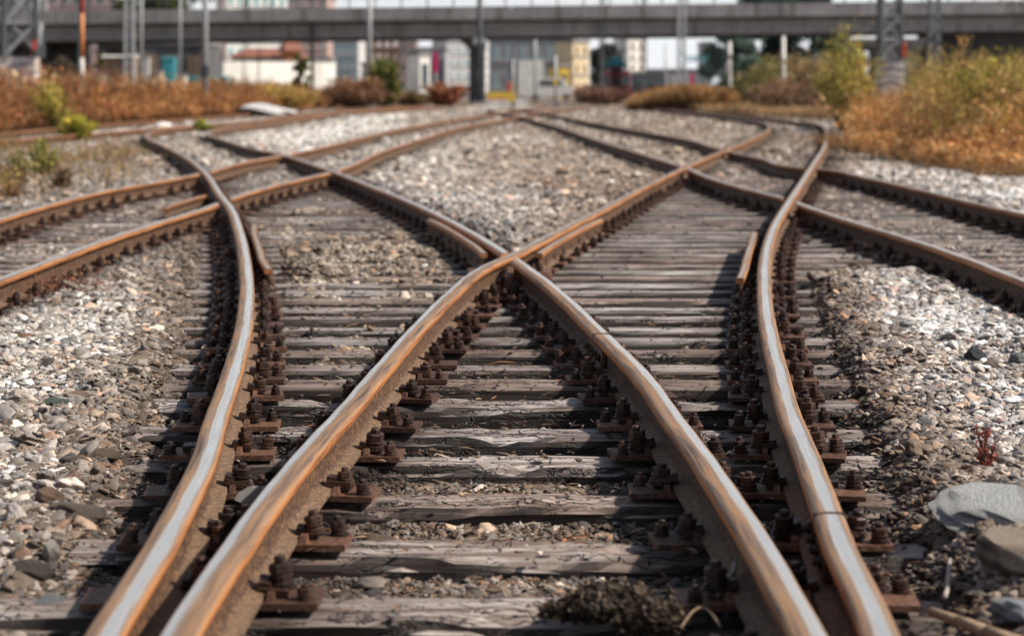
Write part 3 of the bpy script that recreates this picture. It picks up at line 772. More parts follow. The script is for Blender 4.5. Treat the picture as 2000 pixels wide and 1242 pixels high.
# ------------------------------------------------------------------ ballast stones: geometry-node instances on points
def stone_group(sub, nvar, seed):
    g = bpy.data.node_groups.new('stones', 'GeometryNodeTree')
    g.interface.new_socket('Geometry', in_out='INPUT', socket_type='NodeSocketGeometry')
    g.interface.new_socket('Geometry', in_out='OUTPUT', socket_type='NodeSocketGeometry')
    N = g.nodes; Lk = g.links.new
    gi = N.new('NodeGroupInput'); gout = N.new('NodeGroupOutput')
    join = N.new('GeometryNodeJoinGeometry')
    for v in range(nvar):
        ico = N.new('GeometryNodeMeshIcoSphere'); ico.inputs['Radius'].default_value = 1; ico.inputs['Subdivisions'].default_value = sub
        pos = N.new('GeometryNodeInputPosition')
        ad = N.new('ShaderNodeVectorMath'); ad.operation = 'ADD'; ad.inputs[1].default_value = (seed + v * 5.3, v * 3.1, v * 7.7); Lk(pos.outputs[0], ad.inputs[0])
        ang = v % 5 != 0
        if ang:
            no = N.new('ShaderNodeTexVoronoi'); no.inputs['Scale'].default_value = .85; Lk(ad.outputs[0], no.inputs['Vector'])
            mr = N.new('ShaderNodeMath'); mr.operation = 'MULTIPLY_ADD'; Lk(no.outputs['Distance'], mr.inputs[0]); mr.inputs[1].default_value = -.95; mr.inputs[2].default_value = 1.42
        else:
            no = N.new('ShaderNodeTexNoise'); no.inputs['Scale'].default_value = .9; no.inputs['Detail'].default_value = 2.5; Lk(ad.outputs[0], no.inputs['Vector'])
            mr = N.new('ShaderNodeMath'); mr.operation = 'MULTIPLY_ADD'; Lk(no.outputs[0], mr.inputs[0]); mr.inputs[1].default_value = 1.5; mr.inputs[2].default_value = .25
        sc = N.new('ShaderNodeVectorMath'); sc.operation = 'SCALE'; Lk(pos.outputs[0], sc.inputs[0]); Lk(mr.outputs[0], sc.inputs['Scale'])
        sp = N.new('GeometryNodeSetPosition'); Lk(ico.outputs[0], sp.inputs[0]); Lk(sc.outputs[0], sp.inputs['Position'])
        ss = N.new('GeometryNodeSetShadeSmooth'); Lk(sp.outputs[0], ss.inputs[0]); ss.inputs['Shade Smooth'].default_value = (v % 2 == 0)
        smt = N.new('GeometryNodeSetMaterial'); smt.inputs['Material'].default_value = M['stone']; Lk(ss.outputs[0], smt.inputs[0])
        gti = N.new('GeometryNodeGeometryToInstance'); Lk(smt.outputs[0], gti.inputs[0]); Lk(gti.outputs[0], join.inputs[0])
    iop = N.new('GeometryNodeInstanceOnPoints'); Lk(gi.outputs[0], iop.inputs['Points']); Lk(join.outputs[0], iop.inputs['Instance'])
    iop.inputs['Pick Instance'].default_value = True
    def named(nm, typ):
        x = N.new('GeometryNodeInputNamedAttribute'); x.data_type = typ; x.inputs[0].default_value = nm
        return [o for o in x.outputs if o.enabled and o.name == 'Attribute'][0]
    Lk(named('vid', 'INT'), iop.inputs['Instance Index']); Lk(named('rot', 'FLOAT_VECTOR'), iop.inputs['Rotation']); Lk(named('scl', 'FLOAT_VECTOR'), iop.inputs['Scale'])
    Lk(iop.outputs[0], gout.inputs[0])
    return g
PAL = np.array([(.52, .52, .53), (.36, .39, .43), (.60, .58, .55), (.44, .36, .28), (.46, .24, .14), (.20, .18, .17), (.33, .27, .21)])
PW = np.array([.24, .14, .16, .20, .08, .08, .10])
def scatter(name, bands, label, nvar, sub, seed):
    Xs = []; Ys = []; Rs = []
    for a, b, dens, r0 in bands:
        wa = .2632 * b + 1.9; nn = int(dens * (b - a) * 2 * wa)
        y = rng.uniform(a, b, nn); x = rng.uniform(-wa, wa, nn)
        keep = (np.abs(x) < .2632 * y + 1.8) & ((y < 60) | (np.abs(x) < 14))
        x = x[keep]; y = y[keep]
        r = r0 * np.exp(rng.normal(0, .38, len(x))) * .5
        r *= np.where(rng.random(len(x)) < .008, 1.6, 1.0)
        Xs.append(x); Ys.append(y); Rs.append(r)
    x = np.concatenate(Xs); y = np.concatenate(Ys); r = np.concatenate(Rs)
    g = G(x, y); z = zones(x, y)
    center = (1 - z['outL']) * (1 - z['outR']) * (1 - z['lin']) * (1 - z['dia']) * (y < 15)
    r = r * (1 - .38 * center); r = r * (1 + .22 * z['outL'] * (y < 7.5))
    keep = np.ones(len(x), bool)
    onw = np.zeros(len(x), bool)
    for x0, x1, D, w in SLEEP:
        m = (np.abs(y - D) < w / 2 + .004) & (x > x0) & (x < x1)
        onw |= m
    p_on = np.where(g > .008, 1.0, np.where(g > -.008, .25, .045) * np.where(z['rin'] > .5, .4, 1))
    keep &= ~(onw & (rng.random(len(x)) > p_on))
    g = np.where(onw & (g < .0), .0, g)
    bad = np.zeros(len(x), bool)
    for k in RK:
        v = (y > RC[k][0][0] - .1) & (y < RC[k][0][-1])
        bad |= v & (np.abs(x - rx(k, y)) < .062 + r * .5)
    keep &= ~bad
    keep0 = keep; center_ = center
    x, y, r, g, onw = x[keep], y[keep], r[keep], g[keep], onw[keep]
    r = np.where(onw & (g <= .001), r * .6, r)
    n = len(x); print(name, n)
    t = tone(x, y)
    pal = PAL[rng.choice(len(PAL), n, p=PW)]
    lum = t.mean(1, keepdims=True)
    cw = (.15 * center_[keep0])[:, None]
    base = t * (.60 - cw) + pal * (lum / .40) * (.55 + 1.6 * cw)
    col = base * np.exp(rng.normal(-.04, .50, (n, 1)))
    col = np.clip(col, .01, .85)
    me = bpy.data.meshes.new(name)
    co = np.stack([x, y, g + r * .22], -1)
    me.vertices.add(n); me.vertices.foreach_set('co', co.reshape(-1).astype(np.float32))
    A = me.attributes
    c4 = np.ones((n, 4), np.float32); c4[:, :3] = col; A.new('col', 'FLOAT_COLOR', 'POINT').data.foreach_set('color', c4.reshape(-1))
    s3 = np.stack([r * rng.uniform(1.0, 1.8, n), r * rng.uniform(.8, 1.15, n), r * rng.uniform(.38, .75, n)], -1)
    A.new('scl', 'FLOAT_VECTOR', 'POINT').data.foreach_set('vector', s3.reshape(-1).astype(np.float32))
    rt = np.stack([rng.normal(0, .35, n), rng.normal(0, .35, n), rng.uniform(0, 6.28, n)], -1)
    A.new('rot', 'FLOAT_VECTOR', 'POINT').data.foreach_set('vector', rt.reshape(-1).astype(np.float32))
    A.new('vid', 'INT', 'POINT').data.foreach_set('value', rng.integers(0, nvar, n).astype(np.int32))
    me.update()
    o = bpy.data.objects.new(name, me); link(o)
    md = o.modifiers.new('stones', 'NODES'); md.node_group = stone_group(sub, nvar, seed)
    tag(o, label, 'gravel', kind='stuff')
    return o
scatter('ballast_gravel', [(3.2, 7, 4000, .022), (7, 12, 2900, .0235), (12, 20, 1500, .029)], 'loose grey and brown ballast stones around the foreground rails', 10, 3, 0.0)
scatter('distant_ballast_gravel', [(20, 34, 520, .044), (34, 60, 150, .055)], 'blurred gravel between the tracks farther back', 6, 2, 40.0)

scatter('far_ballast_gravel', [(60, 125, 26, .085)], 'rough brownish gravel in the blurred distance between the tracks', 5, 1, 80.0)
# splinters, bark and rust flakes lying around
def debris(name, n, a, b, L0, label):
    y = rng.uniform(a, b, n); x = rng.uniform(-1, 1, n) * (.2632 * y + .3)
    z_ = zones(x, y); k = (rng.random(n) > .75 * np.clip(z_['outL'] + z_['outR'], 0, 1)) & (nearest_rail(x, y) > .05); x, y = x[k], y[k]; n = len(x)
    g = G(x, y); onw = np.zeros(n, bool)
    for x0, x1, D, w in SLEEP: onw |= (np.abs(y - D) < w / 2) & (x > x0) & (x < x1)
    g = np.where(onw, np.maximum(g, -.004), g) + .012
    az = rng.normal(0, .8, n); el = rng.normal(0, .22, n); L_ = L0 * np.exp(rng.normal(0, .5, n)); wd = rng.uniform(.0015, .006, n)
    d = np.stack([np.cos(az) * np.cos(el), np.sin(az) * np.cos(el), np.sin(el)], -1) * L_[:, None]
    s_ = np.stack([-np.sin(az), np.cos(az), rng.normal(0, .4, n)], -1) * wd[:, None]
    c0 = np.stack([x, y, g], -1); bend = np.zeros((n, 3)); bend[:, 2] = rng.uniform(0, .3, n) * L_
    m_ = c0 + bend * .6
    P = np.concatenate([np.stack([c0 - d - s_ * .3, m_ - s_, m_ + s_, c0 - d + s_ * .3], 1), np.stack([m_ - s_, c0 + d - s_ * .4, c0 + d + s_ * .4, m_ + s_], 1)])
    C = pick([(.34, .24, .16), (.18, .10, .06), (.48, .40, .32), (.10, .06, .04), (.36, .16, .07)], [3, 3, 1.5, 2, 1], n); C = np.concatenate([C, C])
    o = quads(name, P, C, M['dry']); return tag(o, label, 'debris', kind='stuff')
debris('dead_debris', 5200, 3.4, 12, .020, 'splinters, twigs and rust flakes strewn among sleepers and ballast')
# larger individual rocks
def rock(name, px, py, dx, dy, dz, rz, col, label, group='larger stones lying on the ballast', seed=0, tilt=0.0, blocky=.0, z0=None):
    D = F * (CZ - .02) / (py - HY); X = PX(px, D)
    z = float(G(np.array([X]), np.array([D]))[0]) if z0 is None else z0
    bm = bmesh.new(); bmesh.ops.create_icosphere(bm, subdivisions=4, radius=1)
    rr = random.Random(seed)
    pl = [(Vector((rr.gauss(0, 1), rr.gauss(0, 1), rr.gauss(0, .9))).normalized(), rr.uniform(.62, .92)) for _ in range(14)]
    for v in bm.verts:
        p = v.co.copy()
        for nrm, dd in pl:
            e = p.dot(nrm) - dd
            if e > 0: p -= nrm * e * (.75 + .2 * blocky)
        q = p * 2.3 + Vector((seed, seed * .7, 1))
        w = .035 * (math.sin(q.x * 3 + q.y) + math.sin(q.y * 4.1 + q.z * 2) + math.sin(q.z * 5 + q.x * 3.3))
        p *= 1 + w * .7
        v.co = p
    me = bpy.data.meshes.new(name); bm.to_mesh(me); bm.free(); me.materials.append(M['rock'])
    me.polygons.foreach_set('use_smooth', [True] * len(me.polygons))
    try: me.set_sharp_from_angle(angle=math.radians(28))
    except Exception: pass
    o = bpy.data.objects.new(name, me); link(o); o.location = (X, D, z + dz * .28); o.scale = (dx / 2, dy / 2, dz / 2); o.rotation_euler = (tilt, .05, rz)
    o['col'] = [*col, 1.0]
    return tag(o, label, 'rock', group)
rock('stone_slab', 1930, 1052, .33, .46, .10, -.5, (.60, .62, .63), 'large flat bluish grey stone slab at the right edge', seed=3, blocky=1, tilt=.10)
rock('rock', 1985, 1150, .20, .26, .15, .3, (.52, .42, .34), 'brown angular rock below the flat grey slab at the right edge', seed=5, blocky=1)
rock('rock', 1995, 1230, .16, .14, .08, .1, (.46, .52, .58), 'blue grey rock in the lower right corner', seed=8, blocky=1)
rock('rock', 972, 948, .085, .07, .055, .2, (.46, .52, .58), 'pale blue grey stone resting between two sleepers in the centre', seed=9, blocky=1)
rock('rock', 736, 1022, .13, .09, .085, .4, (.28, .20, .15), 'brown rounded stone beside the orange rail at centre left', seed=11)
rock('rock', 512, 972, .16, .20, .07, -.8, (.40, .39, .41), 'pale grey stone wedged against the outer side of the orange rail', seed=12, blocky=1, z0=.0)
rock('rock', 1905, 722, .10, .09, .10, 0, (.07, .09, .11), 'dark round stone on the white gravel at right', seed=14)
rock('rock', 1935, 735, .08, .07, .07, 1, (.42, .33, .27), 'tan stone touching the dark round stone on the right gravel', seed=15)
rock('rock', 1988, 728, .09, .08, .08, 2, (.34, .37, .38), 'grey green rounded stone at the right edge beside dark stone', seed=16)
rock('rock', 205, 893, .14, .09, .05, 0, (.25, .18, .13), 'flat brown stone on the gravel left of the left rail', seed=17)
rock('rock', 150, 1003, .20, .11, .07, -.25, (.24, .20, .17), 'long dark brown stone lying above the lower left sleepers', seed=18)
rock('rock', 95, 985, .10, .09, .08, .6, (.36, .23, .16), 'reddish brown stone beside the long brown stone at lower left', seed=19)
rock('rock', 115, 800, .13, .09, .05, .1, (.15, .21, .18), 'dark green tinted stone on the left gravel', seed=20)
rock('rock', 150, 783, .11, .08, .05, -.1, (.44, .31, .24), 'pinkish brown stone behind the green tinted stone at left', seed=21)
rock('rock', 100, 1075, .05, .05, .10, .3, (.70, .66, .60), 'small upright whitish stone between the lower left sleepers', seed=22)
rock('rock', 95, 1150, .11, .09, .09, .3, (.32, .36, .40), 'grey angular stone between the lower left sleepers', seed=23, blocky=1)
rock('rock', 1025, 820, .12, .06, .035, 0, (.18, .20, .22), 'flat dark grey stone between the rails below the crossing', seed=24)
rock('rock', 1440, 835, .05, .05, .03, 0, (.30, .18, .12), 'small brown stone near the inner side of the right rail', seed=25)
rock('rock', 48, 662, .09, .07, .05, 0, (.48, .27, .17), 'orange tan stone on the left gravel near the edge', seed=26)
rock('rock', 1700, 850, .08, .06, .05, .4, (.30, .24, .20), 'brown stone right of the right rail fastenings', seed=27)
rock('rock', 1805, 850, .07, .06, .05, .2, (.30, .31, .33), 'grey stone in the middle of the right gravel', seed=28)
rock('rock', 1150, 1130, .09, .07, .06, .1, (.40, .38, .36), 'pale stone behind the dead root clump at bottom centre', seed=29)
rock('rock', 700, 690, .12, .07, .04, .1, (.38, .20, .13), 'reddish stone on the gravel left of the central crossing', seed=30)
rock('rock', 60, 1100, .12, .09, .08, .1, (.13, .11, .10), 'dark rock at the left edge between sleepers', seed=31)

# sticks, wire, dead clump
def wig(pts, r0, r1, name, mat, n=7, parent=None):
    mb = MB(); k = len(pts) - 1
    for i in range(k):
        a = r0 + (r1 - r0) * i / k; b = r0 + (r1 - r0) * (i + 1) / k
        mb.tube(pts[i], pts[i + 1], a, b, n)
    return mb.build(name, mat, parent, smooth=True)
M['stick'] = plain('dead_wood', (.34, .24, .16), .8, 0, 9, .45, .01)
M['rope'] = plain('old_rope', (.36, .33, .31), .9, 0, 30, .4, .01)
def gp(px, py, z=.03):
    D = F * (CZ - z) / (py - HY); return (PX(px, D), D, z)
o = wig([gp(1818, 1195, .03), gp(1870, 1212, .05), gp(1925, 1232, .05), gp(1990, 1255, .04)], .012, .017, 'stick', M['stick']); tag(o, 'pale brown stick lying in the lower right corner', 'stick')
o = wig([gp(1437, 1098, .07), gp(1432, 1120, .05), gp(1412, 1140, .04), gp(1398, 1160, .03)], .007, .011, 'stick', M['rope']); tag(o, 'pale curved stick leaning beside the tan rail at lower right', 'stick')
o = wig([gp(1855, 1092, .05), gp(1852, 1120, .05), gp(1850, 1150, .03), gp(1845, 1165, .03)], .005, .007, 'stick', M['rope']); tag(o, 'thin whitish twig among stones below the grey slab', 'stick')
wp_ = [gp(1330 + i * 7, 1225 - 40 * math.sin(i * .28), .06 + .01 * math.sin(i * .8)) for i in range(12)]
o = wig(wp_, .002, .002, 'wire', M['stick']); tag(o, 'thin grey wire looping over the ballast right of the dead root clumps', 'wire')
# clump of dead roots and moss
def clump(px, py, w, h, label):
    X, D, z = gp(px, py, .0)
    n = 4200; th = rng.uniform(0, 6.28, n); rr_ = np.sqrt(rng.random(n)); zz = rng.random(n) ** 1.3
    lump = .75 + .5 * vnoise(th * 1.5, zz * 3, 1)
    cx = X + np.cos(th) * rr_ * w / 2 * lump; cy = D + np.sin(th) * rr_ * w * .32 * lump; cz = z + zz * h * lump * (1 - .6 * rr_**2)
    a = rng.uniform(0, 6.28, n); el = rng.normal(0, .5, n); L_ = rng.uniform(.005, .016, n); wd = rng.uniform(.002, .008, n)
    d = np.stack([np.cos(a) * np.cos(el), np.sin(a) * np.cos(el), np.sin(el)], -1) * L_[:, None]; s = np.stack([-np.sin(a), np.cos(a), rng.normal(0, .5, n)], -1) * wd[:, None]
    c0 = np.stack([cx, cy, cz], -1)
    P = np.stack([c0 - d - s, c0 + d - s, c0 + d + s, c0 - d + s], 1)
    C = np.array([.055, .040, .028])[None] * np.exp(rng.normal(0, .6, (n, 1))) * (.5 + 1.2 * vnoise(cx * 30, cy * 30, 2)[:, None])
    o = quads('dead_root_clump', P, C, M['dry']); return tag(o, label, 'plant clump', 'clumps of dead roots')
clump(1180, 1200, .27, .075, 'dark dead root clump lying on the lowest sleeper at bottom centre')
clump(1278, 1228, .16, .07, 'smaller brown root clump right of the big one at bottom centre')

# ------------------------------------------------------------------ vegetation builders
def stalks(base, h, lean, w, col, heads=4, hs=.04, hcol=None, leafy=0.0):
    """base (n,3) -> quads arrays for stalks with seed heads"""
    n = len(base); az = rng.uniform(0, 6.28, n); fa = rng.uniform(0, 6.28, n)
    side = np.stack([np.cos(fa), np.sin(fa), np.zeros(n)], -1) * (w[:, None] / 2)
    ld = np.stack([np.cos(az), np.sin(az), np.zeros(n)], -1) * (lean * h)[:, None]
    up = np.stack([np.zeros(n), np.zeros(n), h], -1)
    p0 = base; p1 = base + up * .5 + ld * .3; p2 = base + up * .98 + ld
    P = [np.stack([p0 - side, p0 + side, p1 + side * .8, p1 - side * .8], 1), np.stack([p1 - side * .8, p1 + side * .8, p2 + side * .25, p2 - side * .25], 1)]
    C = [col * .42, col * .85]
    hc = col if hcol is None else hcol
    for k in range(heads):
        t = rng.uniform(.45 if leafy else .72, 1.02, n)[:, None]
        c = p0 * (1 - t) + p2 * t + rng.normal(0, 1, (n, 3)) * (.035 + .06 * leafy)
        a = rng.uniform(0, 6.28, n); e = rng.normal(.5, .6, n); L_ = hs * rng.uniform(.6, 1.5, n)
        d = np.stack([np.cos(a) * np.cos(e), np.sin(a) * np.cos(e), np.sin(e)], -1) * L_[:, None]
        s = np.cross(d, rng.normal(0, 1, (n, 3))); s /= (np.linalg.norm(s, axis=1, keepdims=True) + 1e-9); s *= (L_ * .38)[:, None]
        P.append(np.stack([c - d - s * .4, c - s, c + d, c + s], 1)); C.append(hc * np.exp(rng.normal(0, .22, (n, 1))))
    return np.concatenate(P), np.concatenate(C)
RUST = [(.30, .115, .042), (.36, .165, .055), (.20, .075, .035), (.44, .25, .10)]
GOLD = [(.50, .41, .06), (.34, .32, .05), (.58, .42, .12), (.20, .19, .05)]
GREEN = [(.10, .13, .03), (.17, .19, .04), (.06, .09, .03)]
def grass(name, x, y, hfun, cols, w, label, wid=.02, heads=4, hs=.05, leafy=0.0, lean=.28, cat='grass', kind='stuff', hl=None):
    if name == 'tall_weeds':      # the mast base stands in a gap of the weeds
        q_ = x / y * F + 1000; k_ = ~((q_ > 1690) & (q_ < 1775) & (y < 59)); x, y = x[k_], y[k_]
    n = len(x); h = hfun(x, y) * rng.uniform(.65, 1.1, n); z = np.zeros(n)
    col = pick(cols, w, n)
    hc = None if hl is None else pick(hl, [1] * len(hl), n)
    cn = .22 + 1.55 * fbm(x * 1.3 + 3, y * .6, 6)[:, None]; col = col * cn
    if hc is not None: hc = hc * cn
    P, C = stalks(np.stack([x, y, z], -1), h, np.abs(rng.normal(0, lean, n)), np.full(n, wid) * rng.uniform(.6, 1.3, n), col, heads, hs, hc, leafy)
    o = quads(name, P, C, M['dry']); return tag(o, label, cat, kind=kind)

# left verge: tall rusty grass beyond the far left tracks
n = 46000
y = 44 + 85 * rng.random(n) ** 1.25; x = rx('E0', y) - .7 - 15 * rng.random(n) ** 1.2
dens = fbm(x * .5, y * .35, 1); k = dens + .2 * rng.random(n) > .30; x, y = x[k], y[k]
edge = lambda x, y: sm(.6, 2.6, rx('E0', y) - x)
grass('dry_grass', x, y, lambda x, y: (.55 + 1.0 * edge(x, y)) * (.40 + 1.45 * fbm(x * .55, y * .35, 2) ** 1.25) * (1 - .25 * sm(60, 100, y)), RUST, [4, 3, 3, 1.2], 'tall rusty brown dry grass along the left verge', .03, 4, .06, hl=[(.40, .18, .065), (.48, .28, .11), (.28, .105, .045), (.34, .14, .05)])
# pale tall plumes and golden weeds mixed into the left verge
n = 700; y = 48 + 60 * rng.random(n); x = rx('E0', y) - 2.5 - 10 * rng.random(n)
grass('tall_plumes', x, y, lambda x, y: 1.75 + 0 * x, [(.55, .42, .26), (.5, .36, .2)], [1, 1], 'pale tall grass plumes sticking out of the rusty left verge grass', .03, 7, .08, lean=.15)
n = 4500; y = 46 + 60 * rng.random(n); x = rx('E0', y) - 1.2 - 9 * rng.random(n); k = fbm(x * .35 + 5, y * .16, 7) > .56; x, y = x[k], y[k]
grass('golden_weeds', x, y, lambda x, y: 1.0 + 0 * x, GOLD, [2, 1, 2, .5], 'golden weeds growing in patches through the left verge grass', .03, 6, .07, leafy=.7)
# right verge
n = 42000
y = 27 + 34 * rng.random(n); x = 6.9 + 12 * rng.random(n) ** 1.3
ed = 7.0 + .8 * (fbm(y * .5, y * 0, 3) - .5); ed = np.where(y > 36, np.maximum(ed, rx('R1', y) + .35 + .4 * sm(46, 52, y) + .4 * fbm(y * .4, y * 0 + 3, 1)), ed); k = (x > ed); x, y = x[k], y[k]
grass('dry_grass', x, y, lambda x, y: (.34 + 1.0 * sm(.0, 2.4, x - 7.0)) * (.18 + 1.6 * fbm(x * .9, y * .8, 4) ** 1.15) * (1 - .35 * np.exp(-((x / y * F - 735) / 45) ** 2)), [(.44, .20, .06), (.52, .28, .10), (.28, .12, .04), (.34, .17, .05)], [4, 3, 2, 1], 'bushy orange brown dry grass on the right verge', .014, 7, .042, leafy=.6, lean=.5, hl=[(.60, .32, .11), (.48, .22, .07), (.74, .50, .24), (.34, .15, .05)])
n = 3000; y = rng.uniform(26, 44, n); x = 6.3 + 1.4 * rng.random(n) ** .6 + .5 * (fbm(y * .9, y * 0, 5) - .5)
grass('sparse_grass', x, y, lambda x, y: .12 + .22 * fbm(x, y, 1), [(.34, .19, .08), (.22, .12, .05)], [1, 1], 'thin low dead grass creeping onto the gravel before the right verge', .008, 4, .02, lean=.8)
# tall weeds rising out of the right verge
n = 4600; y = rng.uniform(36, 66, n); x = np.maximum(8.6, rx('R1', y) + 1.6) + 8 * rng.random(n); k = fbm(x * .45, y * .2, 5) > .47; x, y = x[k], y[k]
grass('tall_weeds', x, y, lambda x, y: .9 + 2.3 * fbm(x * .45 + 2, y * .15, 2) ** 1.2, GOLD + [(.42, .24, .10), (.30, .16, .08)], [3, 2, 2, 1, 2, 2], 'tall golden green weeds with drooping seed heads behind the right dry grass', .016, 11, .042, leafy=.55, lean=.20, hl=GOLD + [(.60, .40, .2)])
n = 1500; y = rng.uniform(30, 40, n); x = 8.0 + 4 * rng.random(n)
grass('tall_weeds', x, y, lambda x, y: .9 + 1.2 * sm(8.2, 10, x) * fbm(x * 1.1, y * .4, 3) * 1.5, GOLD + [(.42, .24, .10)], [3, 2, 2, 1, 3], 'tall brown and lime weeds at the right edge', .012, 10, .035, leafy=.75, lean=.28, hl=GOLD + [(.60, .40, .2)])
# low brown mound in mid distance
n = 9000
t = rng.uniform(0, 6.28, n); r_ = np.sqrt(rng.random(n)); x = PX(1340, 108) + np.cos(t) * r_ * 3.3; y = 108 + np.sin(t) * r_ * 7
grass('dry_grass', x, y, lambda x, y: 1.35 * (1 - .75 * ((x - PX(1340, 108)) / 3.3)**2), [(.40, .22, .08), (.30, .15, .06), (.48, .32, .15)], [3, 2, 2], 'low mound of orange dry grass in the middle distance right of the tracks', .04, 4, .08)
# thin grass between, far middle
n = 9000
y = rng.uniform(95, 150, n); x = rng.uniform(-26, -4, n) ; k = x < rx('E0', y) - .8; x, y = x[k], y[k]
grass('dry_grass', x, y, lambda x, y: .8 + 0 * x, RUST, [3, 3, 2, 3], 'thin far grass strip left of the bridge pier', .04, 3, .08)
n = 6000; y = rng.uniform(74, 112, n); x = rx('R1', y) + 1.2 + rng.random(n) * 8
grass('dry_grass', x, y, lambda x, y: .45 + 0 * x, [(.45, .30, .16), (.36, .22, .1)], [1, 1], 'short tan grass behind the curved far right rails', .03, 3, .06)

def shrub(name, cx, cy, w, h, cols, label, cat='shrub', n=2600, ls=.05, dp=None, group=None, stems=14, wt=None):
    """shrub of many leafy stems"""
    dp = dp or w
    root = empty(name, (cx, cy, 0), 0, label, cat, group)
    mb = MB()
    C0 = []; 
    for i in range(stems):
        a = random.uniform(0, 6.28); rr = random.random() ** .6
        tip = Vector((math.cos(a) * rr * w * .46, math.sin(a) * rr * dp * .46, h * random.uniform(.42, 1.12) * (1 - .25 * rr)))
        mid = tip * .5 + Vector((random.gauss(0, .05) * w, random.gauss(0, .05) * w, .05 * h))
        b0 = Vector((math.cos(a) * rr * .12 * w, math.sin(a) * rr * .12 * w, -.02))
        mb.tube(b0, mid, .012 * h + .004, .008 * h + .003, 5); mb.tube(mid, tip, .008 * h + .003, .003, 5)
        C0.append((b0, mid, tip))
    mb.build('stems', M['bark'], root)
    k = rng.integers(0, stems, n); t = rng.uniform(.18, 1.04, n) ** .8
    A0 = np.array([[*c[0]] for c in C0]); A1 = np.array([[*c[1]] for c in C0]); A2 = np.array([[*c[2]] for c in C0])
    tt = t[:, None]; p = np.where(tt < .5, A0[k] * (1 - 2 * tt) + A1[k] * 2 * tt, A1[k] * (2 - 2 * tt) + A2[k] * (2 * tt - 1))
    lo_ = rng.uniform(.03, .10, (stems, 1))[k]; p = p + rng.normal(0, 1, (n, 3)) * np.array([w, dp, h * .55]) * lo_
    p[:, 2] = np.abs(p[:, 2])
    a = rng.uniform(0, 6.28, n); e = rng.normal(.75, .55, n); L_ = ls * rng.uniform(.5, 1.7, n)
    d = np.stack([np.cos(a) * np.cos(e), np.sin(a) * np.cos(e), np.sin(e)], -1) * L_[:, None]
    s = np.cross(d, rng.normal(0, 1, (n, 3))); s /= np.linalg.norm(s, axis=1, keepdims=True) + 1e-9; s *= (L_ * .42)[:, None]
    P = np.stack([p - d, p - s, p + d, p + s], 1)
    cl = pick(cols, wt or [1] * len(cols), n, .2)
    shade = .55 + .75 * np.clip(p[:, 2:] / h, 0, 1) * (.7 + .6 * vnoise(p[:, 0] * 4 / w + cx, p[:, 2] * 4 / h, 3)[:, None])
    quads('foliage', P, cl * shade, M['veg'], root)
    return root
# right side shrubs: yellow-green and dead brown
D_ = 57; shrub('shrub', PX(1655, D_), D_, 2.3, 2.9, GOLD, 'yellow green leafy shrub left of the right lattice mast', n=3600, ls=.05, group='shrubs on the right verge', stems=34)
D_ = 52; shrub('shrub', PX(1676, D_), D_, 1.3, 2.0, GOLD + [(.4, .26, .12)], 'smaller golden shrub just left of the right lattice mast', n=3500, ls=.06, group='shrubs on the right verge', stems=20)
D_ = 38; shrub('shrub', PX(1940, D_), D_, 1.5, 2.1, GOLD + [(.3, .3, .04)], 'lime and gold shrub at the right edge above the dry grass', n=3200, ls=.04, group='shrubs on the right verge', stems=30)
D_ = 44; shrub('shrub', PX(1880, D_), D_, 1.6, 2.25, [(.30, .22, .07), (.36, .2, .08), (.2, .17, .06)], 'thin brownish shrub between the right mast and the right edge', n=3000, ls=.045, group='shrubs on the right verge', stems=22)
D_ = 106; shrub('shrub', PX(1515, D_), D_, 5.2, 3.1, [(.20, .20, .05), (.26, .2, .08), (.15, .13, .06)], 'olive green shrub behind the curved far right rails', n=8000, ls=.10, group='shrubs on the right verge', stems=34, dp=5)
D_ = 92; shrub('shrub', PX(1590, D_), D_, 4.4, 3.1, [(.28, .18, .09), (.2, .15, .07), (.34, .24, .1)], 'brown shrub with pale tips behind the right dry grass', n=7000, ls=.09, group='shrubs on the right verge', stems=34)
D_ = 88; shrub('shrub', PX(1535, D_), D_, 4.6, 1.6, [(.28, .17, .10), (.22, .13, .08)], 'low brown scrub in front of the olive green shrub', n=4500, ls=.07, group='shrubs on the right verge', stems=24)
# overhanging branch upper right
D_ = 34
br = empty('overhanging_tree', (PX(2120, D_), D_, 0), 0, 'tree just outside the right edge whose brown green branches hang in at the top corner', 'tree')
mb = MB(); mb.tube((0, 0, -.1), (.1, .1, 2.4), .13, .10); mb.tube((.1, .1, 2.4), (-.2, 0, 4.6), .10, .05); mb.tube((.0, 0, 3.0), (-1.2, .1, 3.1), .04, .012, 6); mb.tube((-.1, 0, 2.5), (-1.0, -.2, 2.5), .035, .012, 6)
mb.build('trunk', M['bark'], br)
n = 3000; p = np.stack([rng.normal(-.35, .36, n), rng.normal(0, .4, n), rng.normal(2.95, .42, n)], -1); p = p[p[:, 2] > 2.0]; n = len(p)
d = rng.normal(0, 1, (n, 3)); d /= np.linalg.norm(d, axis=1, keepdims=True); s = np.cross(d, rng.normal(0, 1, (n, 3))); s /= np.linalg.norm(s, axis=1, keepdims=True)
quads('crown', np.stack([p - d * .045, p - s * .02, p + d * .045, p + s * .02], 1), pick([(.24, .16, .06), (.16, .13, .05), (.32, .22, .07)], [1, 1, 1], n), M['veg'], br)
# dead weeds thinning out between the far left rails and the gravel
n = 2600; y = rng.uniform(21, 44, n); x = -.2632 * y + rng.random(n) ** 1.5 * 3.2 - .4; k = (x < np.minimum(rx('C1', y), rx('L1', y)) - .6) & (y < 38) & (fbm(x * 1.2, y * .8, 6) > .47) & (np.abs(x - rx('E1', y)) > .2); x, y = x[k], y[k]
grass('dead_weeds', x, y, lambda x, y: .16 + .42 * fbm(x * 1.2, y * .7, 3), [(.30, .17, .07), (.36, .30, .09), (.22, .12, .06)], [2, 1, 2], 'low dead and yellowing weeds on the gravel at the left edge', .009, 6, .022, leafy=.5, lean=.5)
